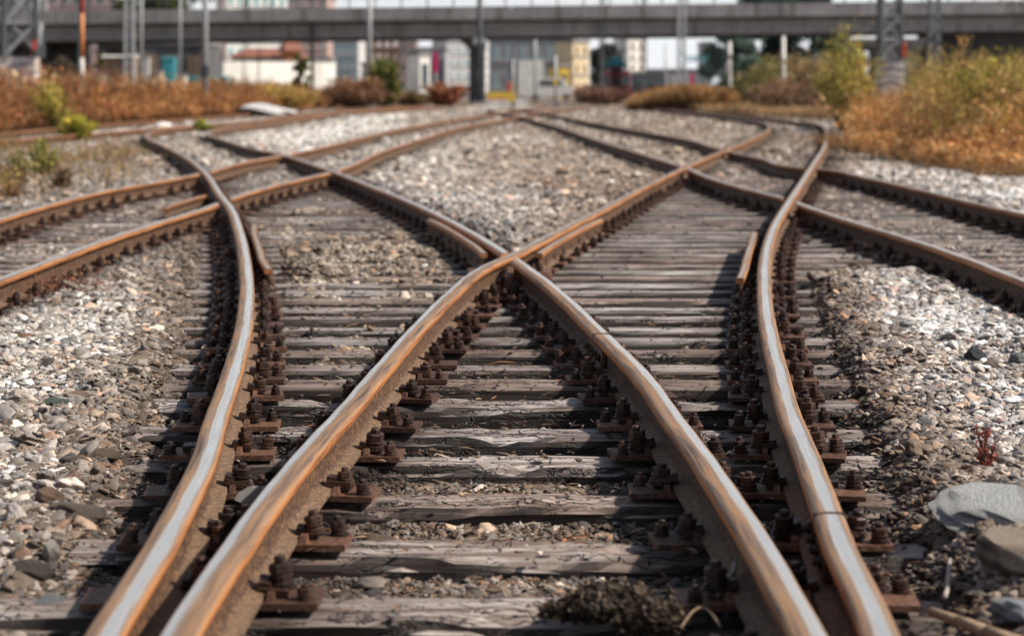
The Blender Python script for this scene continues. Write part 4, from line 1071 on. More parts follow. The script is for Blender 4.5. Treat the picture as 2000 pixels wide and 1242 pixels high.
# left weeds
D_ = 27.5; shrub('weed', PX(85, D_), D_, .55, .55, [(.26, .26, .04), (.36, .33, .07), (.16, .17, .04)], 'yellow green weed beside the left edge in front of the far left rails', 'weed', 1500, .022, group='weeds at the left edge', stems=16)
D_ = 25.5; shrub('weed', PX(25, D_), D_, .65, .46, [(.22, .22, .05), (.32, .24, .08), (.13, .13, .05)], 'olive weed clump right at the left edge', 'weed', 1700, .022, group='weeds at the left edge', stems=18)
D_ = 24.0; shrub('weed', PX(118, D_), D_, .36, .40, [(.20, .10, .07), (.26, .15, .10), (.14, .08, .06)], 'reddish brown dry weed on the gravel at the left', 'weed', 1100, .02, group='weeds at the left edge', stems=16)
D_ = 22.5; shrub('weed', PX(28, D_), D_, .5, .28, [(.32, .18, .09), (.24, .14, .08), (.2, .18, .06)], 'low tan dry weed at the left edge above the orange rail', 'weed', 900, .018, group='weeds at the left edge', stems=16)
D_ = 46.5; shrub('weed', PX(150, D_), D_, 1.1, .62, [(.36, .34, .03), (.26, .28, .04), (.45, .36, .05)], 'bright yellow green weed behind the far left rails', 'weed', 2200, .04, group='weeds behind the left rails', stems=16)
D_ = 56; shrub('weed', PX(400, D_), D_, .7, .40, [(.30, .30, .04), (.22, .24, .04)], 'small green weed beside the white stone on the left verge', 'weed', 700, .04, group='weeds behind the left rails', stems=10)
D_ = 56; shrub('weed', PX(95, D_), D_, 1.3, 1.55, GOLD, 'tall golden weed right of the graffiti block at left', 'weed', 1800, .05, group='weeds behind the left rails', stems=18)
D_ = 100; shrub('weed', PX(545, D_), D_, 4.4, 1.5, [(.45, .33, .08), (.36, .25, .06), (.4, .2, .07)], 'golden weeds below the bright white wall', 'weed', 3500, .10, group='weeds behind the left rails', stems=26)
mb = MB(); mb.lathe((0, 0, 0), [(.01, .0), (.012, .5)], 6); fl = empty('yellow_flower', (PX(130, 45.5), 45.5, 0), 0, 'single orange yellow flower above the green weed at left', 'flower'); mb.build('stem', M['bark'], fl)
mb = MB(); mb.lathe((0, 0, .5), [(.02, -.03), (.08, -.01), (.085, .03), (.04, .06)], 10); mb.build('blossom', M['yellow'], fl, smooth=True)
# bushes in the middle distance left of the pier
D_ = 118; shrub('bush', PX(748, D_), D_, 2.9, 2.9, [(.06, .09, .025), (.12, .13, .03), (.2, .18, .04)], 'dark green round bush left of the bridge pier', 'bush', 9000, .10, group='bushes before the bridge', stems=40)
D_ = 112; shrub('bush', PX(690, D_), D_, 4.2, 1.9, [(.27, .13, .07), (.2, .1, .06), (.34, .2, .1)], 'reddish brown bush left of the dark green bush', 'bush', 6000, .10, group='bushes before the bridge', stems=30)
D_ = 122; shrub('bush', PX(868, D_), D_, 2.6, 1.7, [(.36, .10, .05), (.26, .08, .06), (.36, .2, .08)], 'red leaved bush below the magenta sign', 'bush', 4500, .10, group='bushes before the bridge', stems=24)
D_ = 124; shrub('bush', PX(800, D_), D_, 3.2, 1.2, [(.3, .19, .09), (.2, .15, .07)], 'low olive brown scrub between the green and red bushes', 'bush', 3500, .10, group='bushes before the bridge', stems=20)
D_ = 135; shrub('bush', PX(1165, D_), D_, 4.5, 1.3, [(.16, .08, .06), (.22, .12, .08)], 'low dark brown scrub beneath the cream building', 'bush', 4000, .12, group='bushes before the bridge', stems=20)
# small red weed on right gravel and twigs on left gravel
X_, D_, z_ = gp(1925, 930, .03); shrub('weed', X_, D_, .10, .20, [(.34, .07, .05), (.22, .05, .04), (.4, .14, .10)], 'small upright red weed on the white gravel at right', 'weed', 620, .007, group=None, stems=8)
X_, D_, z_ = gp(110, 575, .0)
n = 500; xx = X_ + rng.normal(0, .22, n); yy = D_ + rng.normal(.05, .3, n)
P, C = stalks(np.stack([xx, yy, np.full(n, .0)], -1), rng.uniform(.03, .10, n), np.abs(rng.normal(0, 1.3, n)), np.full(n, .004), pick([(.32, .12, .06), (.2, .08, .05), (.4, .22, .14)], [1, 1, 1], n), 3, .008)
o = quads('dead_twigs', P, C, M['dry']); tag(o, 'tangle of red brown dead twigs below the left orange rail', 'twigs', kind='stuff')

# white stones on the left verge
def farrock(px, py, D, w, h, col, label):
    o = rock('boulder', 0, 600, w, w * .8, h, 0, col, label, 'pale stones on the left verge', seed=px)
    o.location = (PX(px, D), D, h * .3); return o
farrock(520, 200, 84, 2.6, .75, (.75, .75, .76), 'long white rubble heap beside the far left rails')
farrock(372, 218, 60, .55, .34, (.72, .68, .64), 'small white stone in the left grass')

# ------------------------------------------------------------------ bridge
def bridge():
    D0 = 150.0
    t = empty('road_bridge', (0, D0, 0), 0, 'long grey concrete road bridge crossing above the tracks', 'bridge')
    k = .0105
    def slab(name, z0, z1, y0, y1, mat, xa=-75, xb=75, n=1, gap=0.0):
        mb = MB(); L_ = (xb - xa) / n
        for i in range(n):
            a = xa + i * L_; b = a + L_ - gap
            vs = []
            for x_, in ((a,), (b,)):
                dz = k * x_
                vs += [(x_, y0, z0 + dz), (x_, y1, z0 + dz), (x_, y1, z1 + dz), (x_, y0, z1 + dz)]
            mb.add(vs, [(0, 3, 2, 1), (4, 5, 6, 7), (0, 1, 5, 4), (1, 2, 6, 5), (2, 3, 7, 6), (3, 0, 4, 7)])
        return mb.build(name, mat, t)
    slab('girder', 5.20, 6.26, .0, .55, M['conc'], n=9, gap=.05)
    slab('inner_girder', 5.05, 6.25, 2.4, 2.9, M['conc_dark']); slab('inner_girder', 5.05, 6.25, 5.2, 5.7, M['conc_dark']); slab('inner_girder', 5.2, 6.25, 8.4, 9, M['conc_dark'])
    slab('deck_slab', 6.28, 6.62, -.35, 10, M['conc_dark'])
    slab('parapet', 6.48, 7.50, -1.15, -.38, M['conc'], n=22, gap=.04)
    slab('parapet', 6.63, 7.5, 10.05, 10.3, M['conc'])
    r = MB()
    for i in range(76):
        x_ = -74.5 + i * 2; r.box((x_, -.7, 7.86 + k * x_), (.10, .08, .76))
    rp = r.build('railing', M['dsteel'], t)
    for zz, th in ((8.22, .10), (7.9, .04)):
        mb = MB(); mb.add([(-75, -.75, zz - .79), (-75, -.65, zz - .79), (-75, -.65, zz - .79 + th), (-75, -.75, zz - .79 + th), (75, -.75, zz + .79), (75, -.65, zz + .79), (75, -.65, zz + .79 + th), (75, -.75, zz + .79 + th)],
               [(0, 3, 2, 1), (4, 5, 6, 7), (0, 1, 5, 4), (1, 2, 6, 5), (2, 3, 7, 6), (3, 0, 4, 7)]); mb.build('handrail', M['dsteel'], rp)
    def pier(x_, w, mat=M['conc_dark'], cap=True):
        mb = MB(); mb.bb(x_ - w / 2, x_ + w / 2, 2.2, 3.4, -.2, 4.4); mb.bb(x_ - w / 2, x_ + w / 2, 6.6, 7.8, -.2, 4.4)
        if cap: mb.add([(x_ - w/2, 1.2, 4.2), (x_ + w/2, 1.2, 4.2), (x_ + w/2, 9, 4.2), (x_ - w/2, 9, 4.2), (x_ - w * 1.2, .7, 5.03), (x_ + w * .62, .7, 5.03), (x_ + w * .62, 9.3, 5.03), (x_ - w * 1.2, 9.3, 5.03)],
                       [(0, 3, 2, 1), (4, 5, 6, 7), (0, 1, 5, 4), (1, 2, 6, 5), (2, 3, 7, 6), (3, 0, 4, 7)])
        mb.build('pier', mat, t)
    pier(PX(930, 150), 1.15); pier(PX(1770, 150), 3.0, M['conc']); pier(PX(215, 150), 1.3); pier(PX(60, 150), 1.3)
    mb = MB(); mb.bb(PX(1835, 150), 75, 5.8, 8.3, -.2, 6.2); mb.build('abutment', M['dark_wall'], t)
    mb = MB(); mb.bb(-75, PX(128, 150), 5.8, 8.3, -.2, 5.4); mb.build('abutment', M['dark_wall'], t)
    return t
bridge()

# ------------------------------------------------------------------ masts and poles
def lattice(px, D, w, h, label, base=None, group='lattice masts', mat='dsteel', leg=.07, taper=.75, marker=None):
    t = empty('lattice_mast', (PX(px, D), D, 0), random.uniform(-.1, .1), label, 'mast', group)
    z0 = base[1] if base else 0
    mb = MB(); seg = int((h - z0) / (w * 1.0))
    def c(i, z): 
        f = 1 - (1 - taper) * (z - z0) / (h - z0); s = w / 2 * f
        return ((-s, -s), (s, -s), (s, s), (-s, s))[i]
    for i in range(4):
        mb.tube((*c(i, z0), z0), (*c(i, h), h), leg, leg * .7, 5)
    mb.build('frame', M[mat], t)
    mb = MB()
    for j in range(seg):
        za = z0 + (h - z0) * j / seg; zb = z0 + (h - z0) * (j + 1) / seg
        for i in range(4):
            i2 = (i + 1) % 4
            mb.tube((*c(i, za), za), (*c(i2, zb), zb), leg * .6, n=4); mb.tube((*c(i, zb), zb), (*c(i2, zb), zb), leg * .5, n=4)
            if j % 2: mb.tube((*c(i2, za), za), (*c(i, zb), zb), leg * .4, n=4)
    mb.build('bracing', M['galv'], t)
    if base:
        mb = MB(); mb.box((0, 0, z0 / 2 - .05), (base[0], base[0], z0 + .1), taper=.94); mb.build('foundation_block', M['graf'], t, bevel=.03)
    if marker:
        mb = MB(); mb.box((marker[0], -w / 2 - .1, marker[1]), (.14, .03, marker[2])); mb.build('marker_plate', M['red'], t)
    return t
lattice(45, 68, 1.15, 9.5, 'dark lattice mast on a graffiti covered block at the left edge', (1.05, 2.35), marker=(.50, 2.75, .35), leg=.12)
lattice(1738, 58, .62, 8.5, 'grey lattice mast on a painted block above the right dry grass', (.74, 2.15), marker=(.37, 2.4, .42), leg=.075)
lattice(1331, 112, .42, 9, 'thin lattice mast standing in the bright sky gap under the bridge', leg=.05, mat='galv')
lattice(253, 92, .42, 10, 'slim grey lattice mast left of the centre of the left verge', leg=.035, mat='galv')
lattice(1824, 84, .5, 10, 'slim dark lattice mast right of the painted block mast', leg=.05)
lattice(1258, 165, .4, 12, 'slim dark mast beside the dark wagons under the bridge', leg=.06)
def pole(px, D, r, h, label, mat='galv', parts=(), z0=0, group='poles beside the tracks', name='pole'):
    t = empty(name, (PX(px, D), D, 0), 0, label, 'pole', group)
    mb = MB(); mb.tube((0, 0, z0 - .05), (0, 0, h), r, r * .8, 10); mb.build('post', M[mat], t, smooth=True)
    mb = MB(); mb.box((0, 0, .1), (r * 5, r * 5, .3)); mb.build('footing', M['conc'], t)
    for nm, c, d, m in parts: 
        mb = MB(); mb.box(c, d); mb.build(nm, M[m], t, bevel=.01)
    return t
pole(401, 86, .13, 10, 'pale grey pole left of the bright white wall', parts=[('box', (0, -.2, 2.0), (.35, .2, .5), 'dsteel')])
pole(937, 140, .22, 10, 'dark pole with a switch box directly in front of the bridge pier', 'dsteel', parts=[('box', (.05, -.3, 2.2), (.5, .3, .9), 'dsteel'), ('bracket', (0, -.1, 4.6), (.9, .12, .5), 'galv')])
pole(276, 110, .09, 10, 'thin pale pole right of the slim grey lattice mast')
pole(352, 118, .08, 10, 'thin grey pole between the slim lattice mast and the pale pole')
pole(722, 120, .14, 10, 'grey pole in front of the bridge deck above the dark green bush')
pole(1425, 112, .13, 3.9, 'pale signal post in front of the hazy green trees', 'white', parts=[('signal_head', (-.1, -.2, 2.4), (.3, .2, .6), 'pale_wall'), ('marker', (0, -.2, 3.0), (.16, .04, .4), 'pink_wall')], group=None, name='signal_post')
pole(1530, 100, .13, 3.9, 'short white pole rising above the olive green shrub', 'white')
pole(1085, 128, .10, 3.4, 'thin signal post with a round yellow plate', 'galv', parts=[('plate', (0, -.15, 1.6), (.3, .04, .34), 'yellow')], group=None, name='signal_post')
pole(1002, 132, .09, 3.2, 'thin signal post with red and yellow plates right of the pier', 'galv', parts=[('red_plate', (-.25, -.15, 1.3), (.3, .05, .7), 'red'), ('cream_plate', (.0, -.16, 1.2), (.22, .05, .8), 'cream_wall'), ('yellow_plate', (-.1, -.2, .5), (.36, .05, .45), 'yellow')], group=None, name='signal_post')
pole(851, 128, .06, 3.5, 'post carrying a tall magenta sign above the red bush', 'galv', parts=[('sign', (0, -.1, 2.9), (.36, .05, 1.35), 'magenta')], group=None, name='sign_post')
pole(1351, 122, .08, 2.1, 'short magenta marker post in the middle distance', 'magenta', parts=[('plate', (0, -.1, 1.5), (.26, .05, 1.1), 'magenta')], group=None, name='marker_post')
# red and white striped pole
t = empty('striped_pole', (PX(160, 74), 74, 0), 0, 'tall thin pole painted red orange and white on the left verge', 'pole')
zz = [0, 2.3, 4.05, 6.6]
for z0, z1, m in ((0, 2.4, 'white'), (2.4, 4.1, 'orange'), (4.1, 6.0, 'red')):
    mb = MB(); mb.tube((0, 0, z0), (0, 0, z1), .085, n=10); mb.build('painted_section', M[m], t, smooth=True)
mb = MB(); mb.tube((-.11, 0, 1.5), (-.11, 0, 6.0), .03, n=8); mb.build('side_pipe', M['teal'], t)

# ------------------------------------------------------------------ buildings and far things
def building(name, px0, px1, D, ytop, mat, label, dep=12, rows=0, cols=0, wmat='glass', roof=None, group='buildings beyond the bridge', ybot=None, extra=None, cat='building', ww=.5, wh=.5, rot=0.0):
    x0, x1 = PX(px0, D), PX(px1, D); h = PZ(ytop, D); w = (x1 - x0) / max(.3, math.cos(rot) + math.sin(rot) * min(1, dep / max(1, x1 - x0)) * .35)
    t = empty(name, ((x0 + x1) / 2, D, 0), rot, label, cat, group)
    mb = MB(); mb.bb(-w/2, w/2, 0, dep, -.3, h); mb.build('wall', M[mat], t)
    if rows:
        for r in range(rows):
            for c in range(cols):
                cx = -w/2 + w * (c + .5) / cols; cz = h * (r + .55) / rows
                a, b = w / cols * ww, h / rows * wh
                mb = MB(); mb.bb(cx - a/2, cx + a/2, -.06, .05, cz - b/2, cz + b/2); wi = mb.build('window', M[wmat], t)
        mb = MB()
        for r in range(rows):
            cz = h * (r + .55) / rows - h / rows * wh / 2
            mb.bb(-w/2, w/2, -.18, -.002, cz - .16, cz - .02)
        mb.build('sill_band', M['pale_wall'], t)
    if roof:
        mb = MB(); ov = .4
        mb.add([(-w/2 - ov, -ov, h), (w/2 + ov, -ov, h), (w/2 + ov, dep + ov, h), (-w/2 - ov, dep + ov, h), (-w/2 * .7, dep * .5, h + roof[1]), (w/2 * .7, dep * .5, h + roof[1])],
               [(0, 1, 5, 4), (1, 2, 5), (2, 3, 4, 5), (3, 0, 4), (0, 3, 2, 1)]); mb.build('roof', M[roof[0]], t)
    else:
        mb = MB(); mb.bb(-w/2 - .15, w/2 + .15, -.15, dep + .15, h + .003, h + .35); mb.build('roof', M['conc'], t)
    if extra: extra(t, w, h)
    return t
building('warehouse', 955, 1112, 240, 78, 'grey_wall', 'grey flat warehouse with a white shutter right of the pier', 20, 2, 6, 'blueglass',
         extra=lambda t, w, h: MB().bb(-1.35, 1.75, -.25, -.08, .2, 4.5).build('shutter_door', M['white_wall'], t))
building('cream_house', 1113, 1156, 230, 84, 'cream_wall', 'narrow cream house lit by the sun beside the warehouse', 3, 3, 2, 'brown_wall', ww=.3, rot=.75)
building('tall_block', 868, 925, 300, 40, 'pale_wall', 'pale grey block directly left of the bridge pier', 5, 6, 3, 'blueglass', rot=.5)
building('grey_shed', 800, 870, 260, 98, 'grey_wall', 'low grey shed behind the magenta sign', 14, 1, 4)
building('glass_office', 650, 700, 280, 60, 'pale_wall', 'pale glass fronted office right of the bright wall', 14, 5, 4, 'blueglass', ww=.8, wh=.75)
building('pink_house', 780, 812, 330, 85, 'pink_wall', 'small pinkish house above the green bush', 10, 3, 2)
building('pale_house', 700, 780, 340, 72, 'brown_wall', 'brown house partly hidden by the dark green bush', 14, 4, 5, 'white_wall')
building('grey_house', 1158, 1222, 300, 100, 'grey_wall', 'grey house behind the dark trees right of the cream house', 12, 3, 3)
building('white_house', 1222, 1266, 320, 60, 'white_wall', 'white house at the left side of the bright sky gap', 4, 6, 2, 'brown_wall', ww=.4, rot=.6)
building('low_hall', 1262, 1385, 420, 138, 'grey_wall', 'long low hall closing the view below the sky gap', 20, 1, 8, 'pale_wall')
building('hazy_block', 1375, 1392, 400, 85, 'pale_wall', 'narrow pale block beside the hazy trees', 14, 6, 2)
building('apartment_block', -120, 90, 330, -60, 'pale_wall', 'pale apartment block above the left end of the bridge', 14, 9, 8)
building('apartment_block', 92, 232, 300, -70, 'pink_wall', 'brownish pink apartment block above the bridge at upper left', 14, 9, 6, ww=.4)
building('terrace_house', 442, 560, 310, -30, 'white_wall', 'white terraced block above the bridge left of centre', 5, 9, 7, 'teal', ww=.35, rot=.5)
building('terrace_house', 562, 640, 330, -5, 'pink_wall', 'pinkish block above the bridge beside the white terraced block', 14, 9, 4, 'blueglass', ww=.35)
building('dark_shop', 190, 400, 190, 88, 'dark_wall', 'dark low shop front under the left part of the bridge', 10, 1, 5, 'brown_wall', roof=None, cat='shop', ww=.6)
# bright white wall with red roofed stalls behind
t = empty('white_wall', (PX(548, 172), 172, 0), .72, 'bright white panelled wall under the left half of the bridge', 'wall')
w = (PX(648, 172) - PX(448, 172)) / math.cos(.72)
for i in range(5):
    mb = MB(); a = -w/2 + i * w/5; mb.bb(a + .03, a + w/5 - .03, 0, .25, 0, PZ(121, 172)); mb.build('panel', M['white_wall'], t)
mb = MB(); mb.bb(-w/2, w/2, -.05, .3, PZ(121, 172) + .01, PZ(121, 172) + .12); mb.build('coping', M['conc'], t)
building('red_roofed_kiosk', 452, 585, 185, 112, 'brown_wall', 'low kiosk with a red roof behind the bright white wall', 6, 0, 0, roof=('tile', .9), cat='kiosk')
building('white_container', 588, 645, 200, 118, 'white_wall', 'white container behind the right end of the bright wall', 4, 0, 0, cat='container')
# teal kiosk etc on left verge
def cabinet(px, D, w, h, mat, label, name='cabinet', roofm='conc', cat='cabinet'):
    t = empty(name, (PX(px, D), D, 0), 0, label, cat, 'cabinets and boxes on the left verge')
    mb = MB(); mb.box((0, 0, h / 2), (w, w * .8, h)); mb.build('body', M[mat], t, bevel=.03)
    mb = MB(); mb.box((0, 0, h + .05), (w * 1.12, w * .95, .1), taper=.9); mb.build('lid', M[roofm], t)
    mb = MB(); mb.box((w * .12, -w * .4 - .02, h * .52), (w * .55, .03, h * .7)); mb.build('door', M[mat], t)
    return t
cabinet(331, 118, .75, 3.0, 'teal', 'tall teal cabinet on the left verge', roofm='teal')
cabinet(312, 116, .40, 2.2, 'cream_wall', 'narrow cream box left of the teal cabinet')
cabinet(357, 112, .45, 1.95, 'white', 'small white box right of the teal cabinet')
cabinet(283, 114, .55, 3.0, 'pale_wall', 'pale grey cabinet near the thin pale pole')
cabinet(235, 124, 1.9, 3.2, 'brown_wall', 'brown shed with a pale lid left of the slim lattice mast', 'shed', 'white_wall', 'shed')
cabinet(198, 108, .5, 1.9, 'white', 'white box half hidden in the grass at left')
cabinet(182, 100, .4, 1.8, 'cream_wall', 'cream box beside the striped pole')
cabinet(8, 72, .45, 2.35, 'white_wall', 'bright white block at the very left edge')
# barrier yellow
t = empty('yellow_barrier', (PX(980, 138), 138, 0), 0, 'low yellow barrier right of the dark pole', 'barrier')
mb = MB(); mb.box((0, 0, .75), (2.1, .1, .35)); mb.build('rail', M['yellow'], t); mb = MB(); mb.box((0, -.03, .45), (2.1, .06, .2)); mb.build('lower_rail', M['orange'], t)
for s in (-.9, 0, .9):
    mb = MB(); mb.box((s, .1, .4), (.08, .08, .85)); mb.build('leg', M['galv'], t)
# wagons
def wagon(px0, px1, D, ytop, mat, label):
    x0, x1 = PX(px0, D), PX(px1, D); w = x1 - x0; h = PZ(ytop, D)
    t = empty('freight_wagon', ((x0 + x1) / 2, D, 0), 0, label, 'wagon', 'wagons under the bridge')
    mb = MB(); mb.bb(-w/2, w/2, 0, 2.8, .75, h); mb.build('body', M[mat], t, bevel=.08)
    mb = MB(); mb.bb(-w/2 + .1, w/2 - .1, .1, 2.7, .5, .748); mb.build('underframe', M['dsteel'], t)
    mb = MB(); mb.bb(-w/2 * .95, w/2 * .95, -.05, .0, h * .55, h * .8); mb.build('window_band', M['glass'], t)
    for s in (-.7, -.35, .35, .7):
        mb = MB(); mb.tube((s * w / 2, .1, .42), (s * w / 2, .35, .42), .42, n=14); mb.build('wheel', M['dsteel'], t)
wagon(1180, 1232, 172, 139, 'maroon', 'dark maroon wagon below the teal roofed hut')
wagon(1236, 1300, 186, 142, 'dark_wall', 'dark wagon with a pale roof right of the slim dark mast')
t = empty('signal_hut', (PX(1203, 160), 160, 0), 0, 'dark signal hut with a teal roof right of the cream house', 'hut')
mb = MB(); mb.bb(-.45, .45, 0, 1.5, 0, 3.0); mb.build('wall', M['maroon'], t)
mb = MB(); mb.add([(-1.1, -.4, 3.0), (1.1, -.4, 3.0), (1.1, 1.9, 3.0), (-1.1, 1.9, 3.0), (0, .75, 3.9)], [(0, 1, 4), (1, 2, 4), (2, 3, 4), (3, 0, 4), (0, 3, 2, 1)]); mb.build('roof', M['teal'], t)
mb = MB(); mb.bb(-.25, .25, -.05, 0, .1, 1.9); mb.build('door', M['dsteel'], t)

# clutter under and behind the bridge
def car(px, D, mat, label, L_=4.0, h=1.45, rz=0.0, name='parked_car'):
    t = empty(name, (PX(px, D), D, 0), rz, label, 'car' if 'car' in name else 'van', 'vehicles parked behind the tracks')
    a = L_ / 2; prof = [(-a, .35), (-a, .8), (-a * .72, .88), (-a * .48, h), (a * .35, h), (a * .66, .92), (a, .82), (a, .35)]
    if 'van' in name: prof = [(-a, .35), (-a, h * .95), (-a * .95, h), (a * .5, h), (a * .78, 1.15), (a, 1.0), (a, .35)]
    mb = MB(); n = len(prof); mb.add([(x, -.85, z) for x, z in prof] + [(x, .85, z) for x, z in prof], [tuple(range(n)), tuple(range(n, 2 * n))[::-1]] + [(i, n + i, n + (i + 1) % n, (i + 1) % n) for i in range(n)])
    mb.build('body', M[mat], t, bevel=.05)
    mb = MB(); mb.bb(-a * .42, a * .42, -.87, -.84, h * .66, h * .92); mb.build('window', M['glass'], t)
    for s_ in (-.6, .6):
        mb = MB(); mb.tube((s_ * a, -.9, .33), (s_ * a, -.68, .33), .33, n=14); mb.build('wheel', M['dsteel'], t)
car(700, 160, 'white', 'white car left of the dark green bush')
car(905, 190, 'grey_wall', 'grey car just left of the bridge pier')
car(1075, 185, 'white', 'white van before the warehouse', 4.8, 2.1, name='parked_van')
car(1240, 205, 'red', 'red car behind the low orange mound')
car(420, 165, 'teal', 'blue green van left of the bright white wall', 4.6, 2.2, name='parked_van')
building('site_hut', 726, 770, 215, 128, 'white_wall', 'white site hut behind the dark green bush', 3, 1, 2, rot=.5, cat='hut')
building('site_hut', 818, 842, 205, 108, 'white_wall', 'white narrow hut left of the magenta sign', 3, 1, 1, rot=.5, cat='hut')
building('site_hut', 1092, 1112, 215, 132, 'yellow', 'small yellow hut left of the cream house', 3, 1, 1, rot=.4, cat='hut')
building('site_hut', 266, 300, 150, 108, 'cream_wall', 'cream hut between the slim lattice mast and the teal cabinet', 2, 1, 2, rot=.5, cat='hut')
building('stair_tower', 925, 955, 330, 50, 'white_wall', 'white stair tower right behind the bridge pier', 4, 8, 1, 'teal', rot=.5)
building('orange_shed', 560, 588, 182, 100, 'orange', 'orange red shed at the end of the red roofed kiosk', 3, 0, 0, roof=('tile', 1.2), rot=.3, cat='shed')
pole(610, 150, .12, 12, 'dark pole between the slender olive tree and the pale glass office', 'dsteel')
pole(505, 158, .06, 4.5, 'thin dark post in front of the bright white wall', 'dsteel')
pole(475, 158, .05, 4.2, 'thin rusty post at the left end of the bright white wall', 'orange')
pole(1215, 190, .10, 9, 'dark post right of the teal roofed hut', 'dsteel')
pole(1300, 260, .16, 7, 'hazy pole in the left half of the bright sky gap', 'galv')
pole(1045, 170, .12, 6.5, 'grey post left of the yellow hut', 'galv')
pole(1000, 220, .15, 10, 'grey pole at the left corner of the warehouse', 'dsteel')
lattice(1176, 150, .4, 9, 'slim lattice mast right of the cream house', leg=.05)
lattice(480, 240, .6, 16, 'lattice mast rising behind the red roofed kiosk', leg=.07)
# overhead gantry sign in the sky gap
t = empty('gantry_arm', (PX(1331, 112), 112, 0), 0, 'thin bracket arm reaching right from the mast in the sky gap', 'bracket')
mb = MB(); mb.box((.85, 0, PZ(112, 112)), (1.5, .08, .10)); mb.box((.85, 0, PZ(120, 112)), (1.3, .05, .05)); mb.tube((.2, 0, PZ(120, 112)), (1.5, 0, PZ(112, 112)), .03); mb.build('arm', M['teal'], t)
# ------------------------------------------------------------------ trees
def tree(px, D, h, w, cols, label, n=6000, ls=.22, trunk=.2, low=.2, group='trees beyond the bridge'):
    t = empty('tree', (PX(px, D), D, 0), 0, label, 'tree', group)
    mb = MB(); top = Vector((random.gauss(0, .03) * w, 0, h * .8)); mb.tube((0, 0, -.2), (0, 0, h * .3), trunk, trunk * .7); mb.tube((0, 0, h * .3), top, trunk * .7, trunk * .2)
    cl = []
    for i in range(22):
        a = random.uniform(0, 6.28); zz = random.uniform(low, .92); r = w * .42 * random.uniform(.3, 1) * math.sin(math.pi * min(1, max(.12, (1 - zz) * .85 + .12)))
        p = Vector((math.cos(a) * r, math.sin(a) * r, zz * h)); mb.tube((0, 0, max(.2, zz * h * .7)), p, trunk * .3, .03, 5); cl.append(p)
    mb.build('trunk', M['bark'], t)
    k = rng.integers(0, len(cl), n); c = np.array([[*p] for p in cl])
    rad = rng.uniform(.10, .2, len(cl)) * w
    d0 = rng.normal(0, 1, (n, 3)); d0 /= np.linalg.norm(d0, axis=1, keepdims=True)
    p = c[k] + d0 * (rad[k] * rng.random(n) ** .45)[:, None] * np.array([1, 1, .75])
    d = rng.normal(0, 1, (n, 3)); d /= np.linalg.norm(d, axis=1, keepdims=True); s = np.cross(d, rng.normal(0, 1, (n, 3))); s /= np.linalg.norm(s, axis=1, keepdims=True)
    L_ = ls * rng.uniform(.6, 1.4, (n, 1))
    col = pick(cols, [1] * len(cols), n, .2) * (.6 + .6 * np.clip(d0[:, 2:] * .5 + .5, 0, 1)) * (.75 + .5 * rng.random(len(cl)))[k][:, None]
    quads('crown', np.stack([p - d * L_, p - s * L_ * .5, p + d * L_, p + s * L_ * .5], 1), col, M['veg'], t)
HZ = [(.10, .17, .14), (.14, .22, .18), (.07, .13, .12)]; DK = [(.035, .07, .06), (.05, .09, .07), (.03, .05, .05)]
tree(1425, 230, 9.0, 8.5, [(.17, .25, .21), (.22, .31, .26), (.14, .21, .18)], 'pale hazy green tree at the right end of the sky gap', 11000, low=.03)
tree(1462, 215, 8.6, 8, HZ, 'soft green tree behind the pale signal post', 8000, low=.03)
tree(1515, 235, 13, 12, DK, 'dark teal tree left of the short white pole', 14000, .3, low=.03)
tree(1585, 240, 14, 12, DK, 'dark teal tree right of the short white pole', 14000, .3, low=.03)
tree(1640, 225, 8.8, 7, [(.10, .13, .07), (.14, .16, .08)], 'olive tree behind the yellow green shrub', 7000)
tree(1178, 235, 7.8, 5.0, [(.05, .06, .055), (.08, .09, .08), (.04, .04, .045)], 'dark bare looking tree behind the signal hut', 4500)
tree(335, 215, 14.0, 13, [(.10, .12, .03), (.14, .15, .04), (.07, .09, .03)], 'large olive green tree rising above the bridge at left', 14000, .28, .3)
tree(588, 125, 3.6, 1.5, [(.10, .12, .03), (.15, .15, .04)], 'slender olive tree in front of the bridge and white wall', 3000, .09, .09, .35)
tree(205, 128, 3.9, 2.0, [(.14, .10, .03), (.10, .09, .04)], 'small brown green tree under the left part of the bridge', 2500, .10, .08, .3)
tree(120, 120, 3.3, 2.6, [(.06, .06, .05), (.12, .08, .05)], 'dark scrubby tree between the left mast and the striped pole', 2500, .10, .08, .15)

# hills on the horizon
hm = MB(); vs = []; N_ = 60
for i in range(N_ + 1):
    x_ = -1400 + 2800 * i / N_; h_ = 14 + 10 * math.sin(i * .35) + 6 * math.sin(i * .9 + 1)
    vs += [(x_, 2300, -1), (x_, 2380, max(4, h_)), (x_, 2600, -1)]
hm.add(vs, [(3*i, 3*i + 3, 3*i + 4, 3*i + 1) for i in range(N_)] + [(3*i + 1, 3*i + 4, 3*i + 5, 3*i + 2) for i in range(N_)])
ho = hm.build('hills', plain('hazy_hill', (.42, .47, .52), .95, 0, .002, .1), smooth=True); tag(ho, kind='structure')

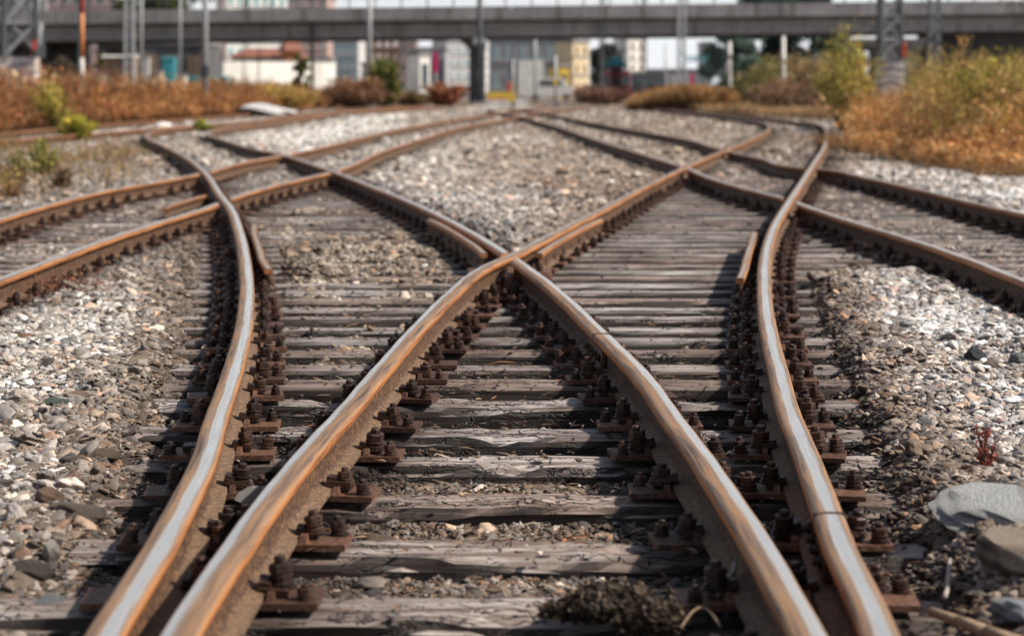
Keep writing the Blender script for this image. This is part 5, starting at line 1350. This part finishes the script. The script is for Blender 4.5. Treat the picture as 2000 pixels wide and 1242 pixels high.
# ------------------------------------------------------------------ light, sky, camera
EL, AZ = math.radians(42), math.radians(-9)     # sun to the right, slightly beyond the scene
sv = Vector((math.cos(EL) * math.cos(AZ), math.cos(EL) * math.sin(AZ), math.sin(EL)))
ld = bpy.data.lights.new('sun', 'SUN'); ld.energy = 6.0; ld.angle = math.radians(2.0); ld.color = (1.0, .90, .76)
lo = bpy.data.objects.new('sun', ld); link(lo); lo.rotation_euler = sv.to_track_quat('Z', 'Y').to_euler(); lo.location = (20, 10, 30)
wd = bpy.data.worlds.new('World'); S.world = wd; wd.use_nodes = True; nt = wd.node_tree
bg = nt.nodes['Background']; sk = nt.nodes.new('ShaderNodeTexSky'); sk.sky_type = 'NISHITA'; sk.sun_disc = False
sk.sun_elevation = EL; sk.sun_rotation = math.pi / 2 - AZ; sk.air_density = 1.0; sk.dust_density = 1.5; sk.ozone_density = 1.0
tc = nt.nodes.new('ShaderNodeTexCoord'); sx = nt.nodes.new('ShaderNodeSeparateXYZ'); nt.links.new(tc.outputs['Generated'], sx.inputs[0])
mr = nt.nodes.new('ShaderNodeMapRange'); mr.interpolation_type = 'SMOOTHSTEP'; nt.links.new(sx.outputs[2], mr.inputs[0])
mr.inputs[1].default_value = .26; mr.inputs[2].default_value = .04; mr.inputs[3].default_value = .12; mr.inputs[4].default_value = .92
mx = nt.nodes.new('ShaderNodeMix'); mx.data_type = 'RGBA'; nt.links.new(mr.outputs[0], mx.inputs[0]); nt.links.new(sk.outputs[0], mx.inputs[6])
mx.inputs[7].default_value = (14.0, 14.3, 14.8, 1)      # bright haze low in the sky
nt.links.new(mx.outputs[2], bg.inputs[0]); bg.inputs[1].default_value = .07

cd = bpy.data.cameras.new('camera'); co = bpy.data.objects.new('camera', cd); link(co); S.camera = co
co.location = (0, 0, CZ); co.rotation_euler = (math.radians(90), 0, 0)
cd.sensor_width = 36; cd.lens = F / 2000 * 36; cd.shift_y = -(621 - HY) / 2000
cd.clip_start = .05; cd.clip_end = 6000
cd.dof.use_dof = True; cd.dof.focus_distance = 7.5; cd.dof.aperture_fstop = 2.5; cd.dof.aperture_blades = 9
S.view_settings.view_transform = 'Standard'; S.view_settings.look = 'None'; S.view_settings.exposure = 0; S.view_settings.gamma = 1
S.cycles.use_denoising = True
S.cycles.max_bounces = 6
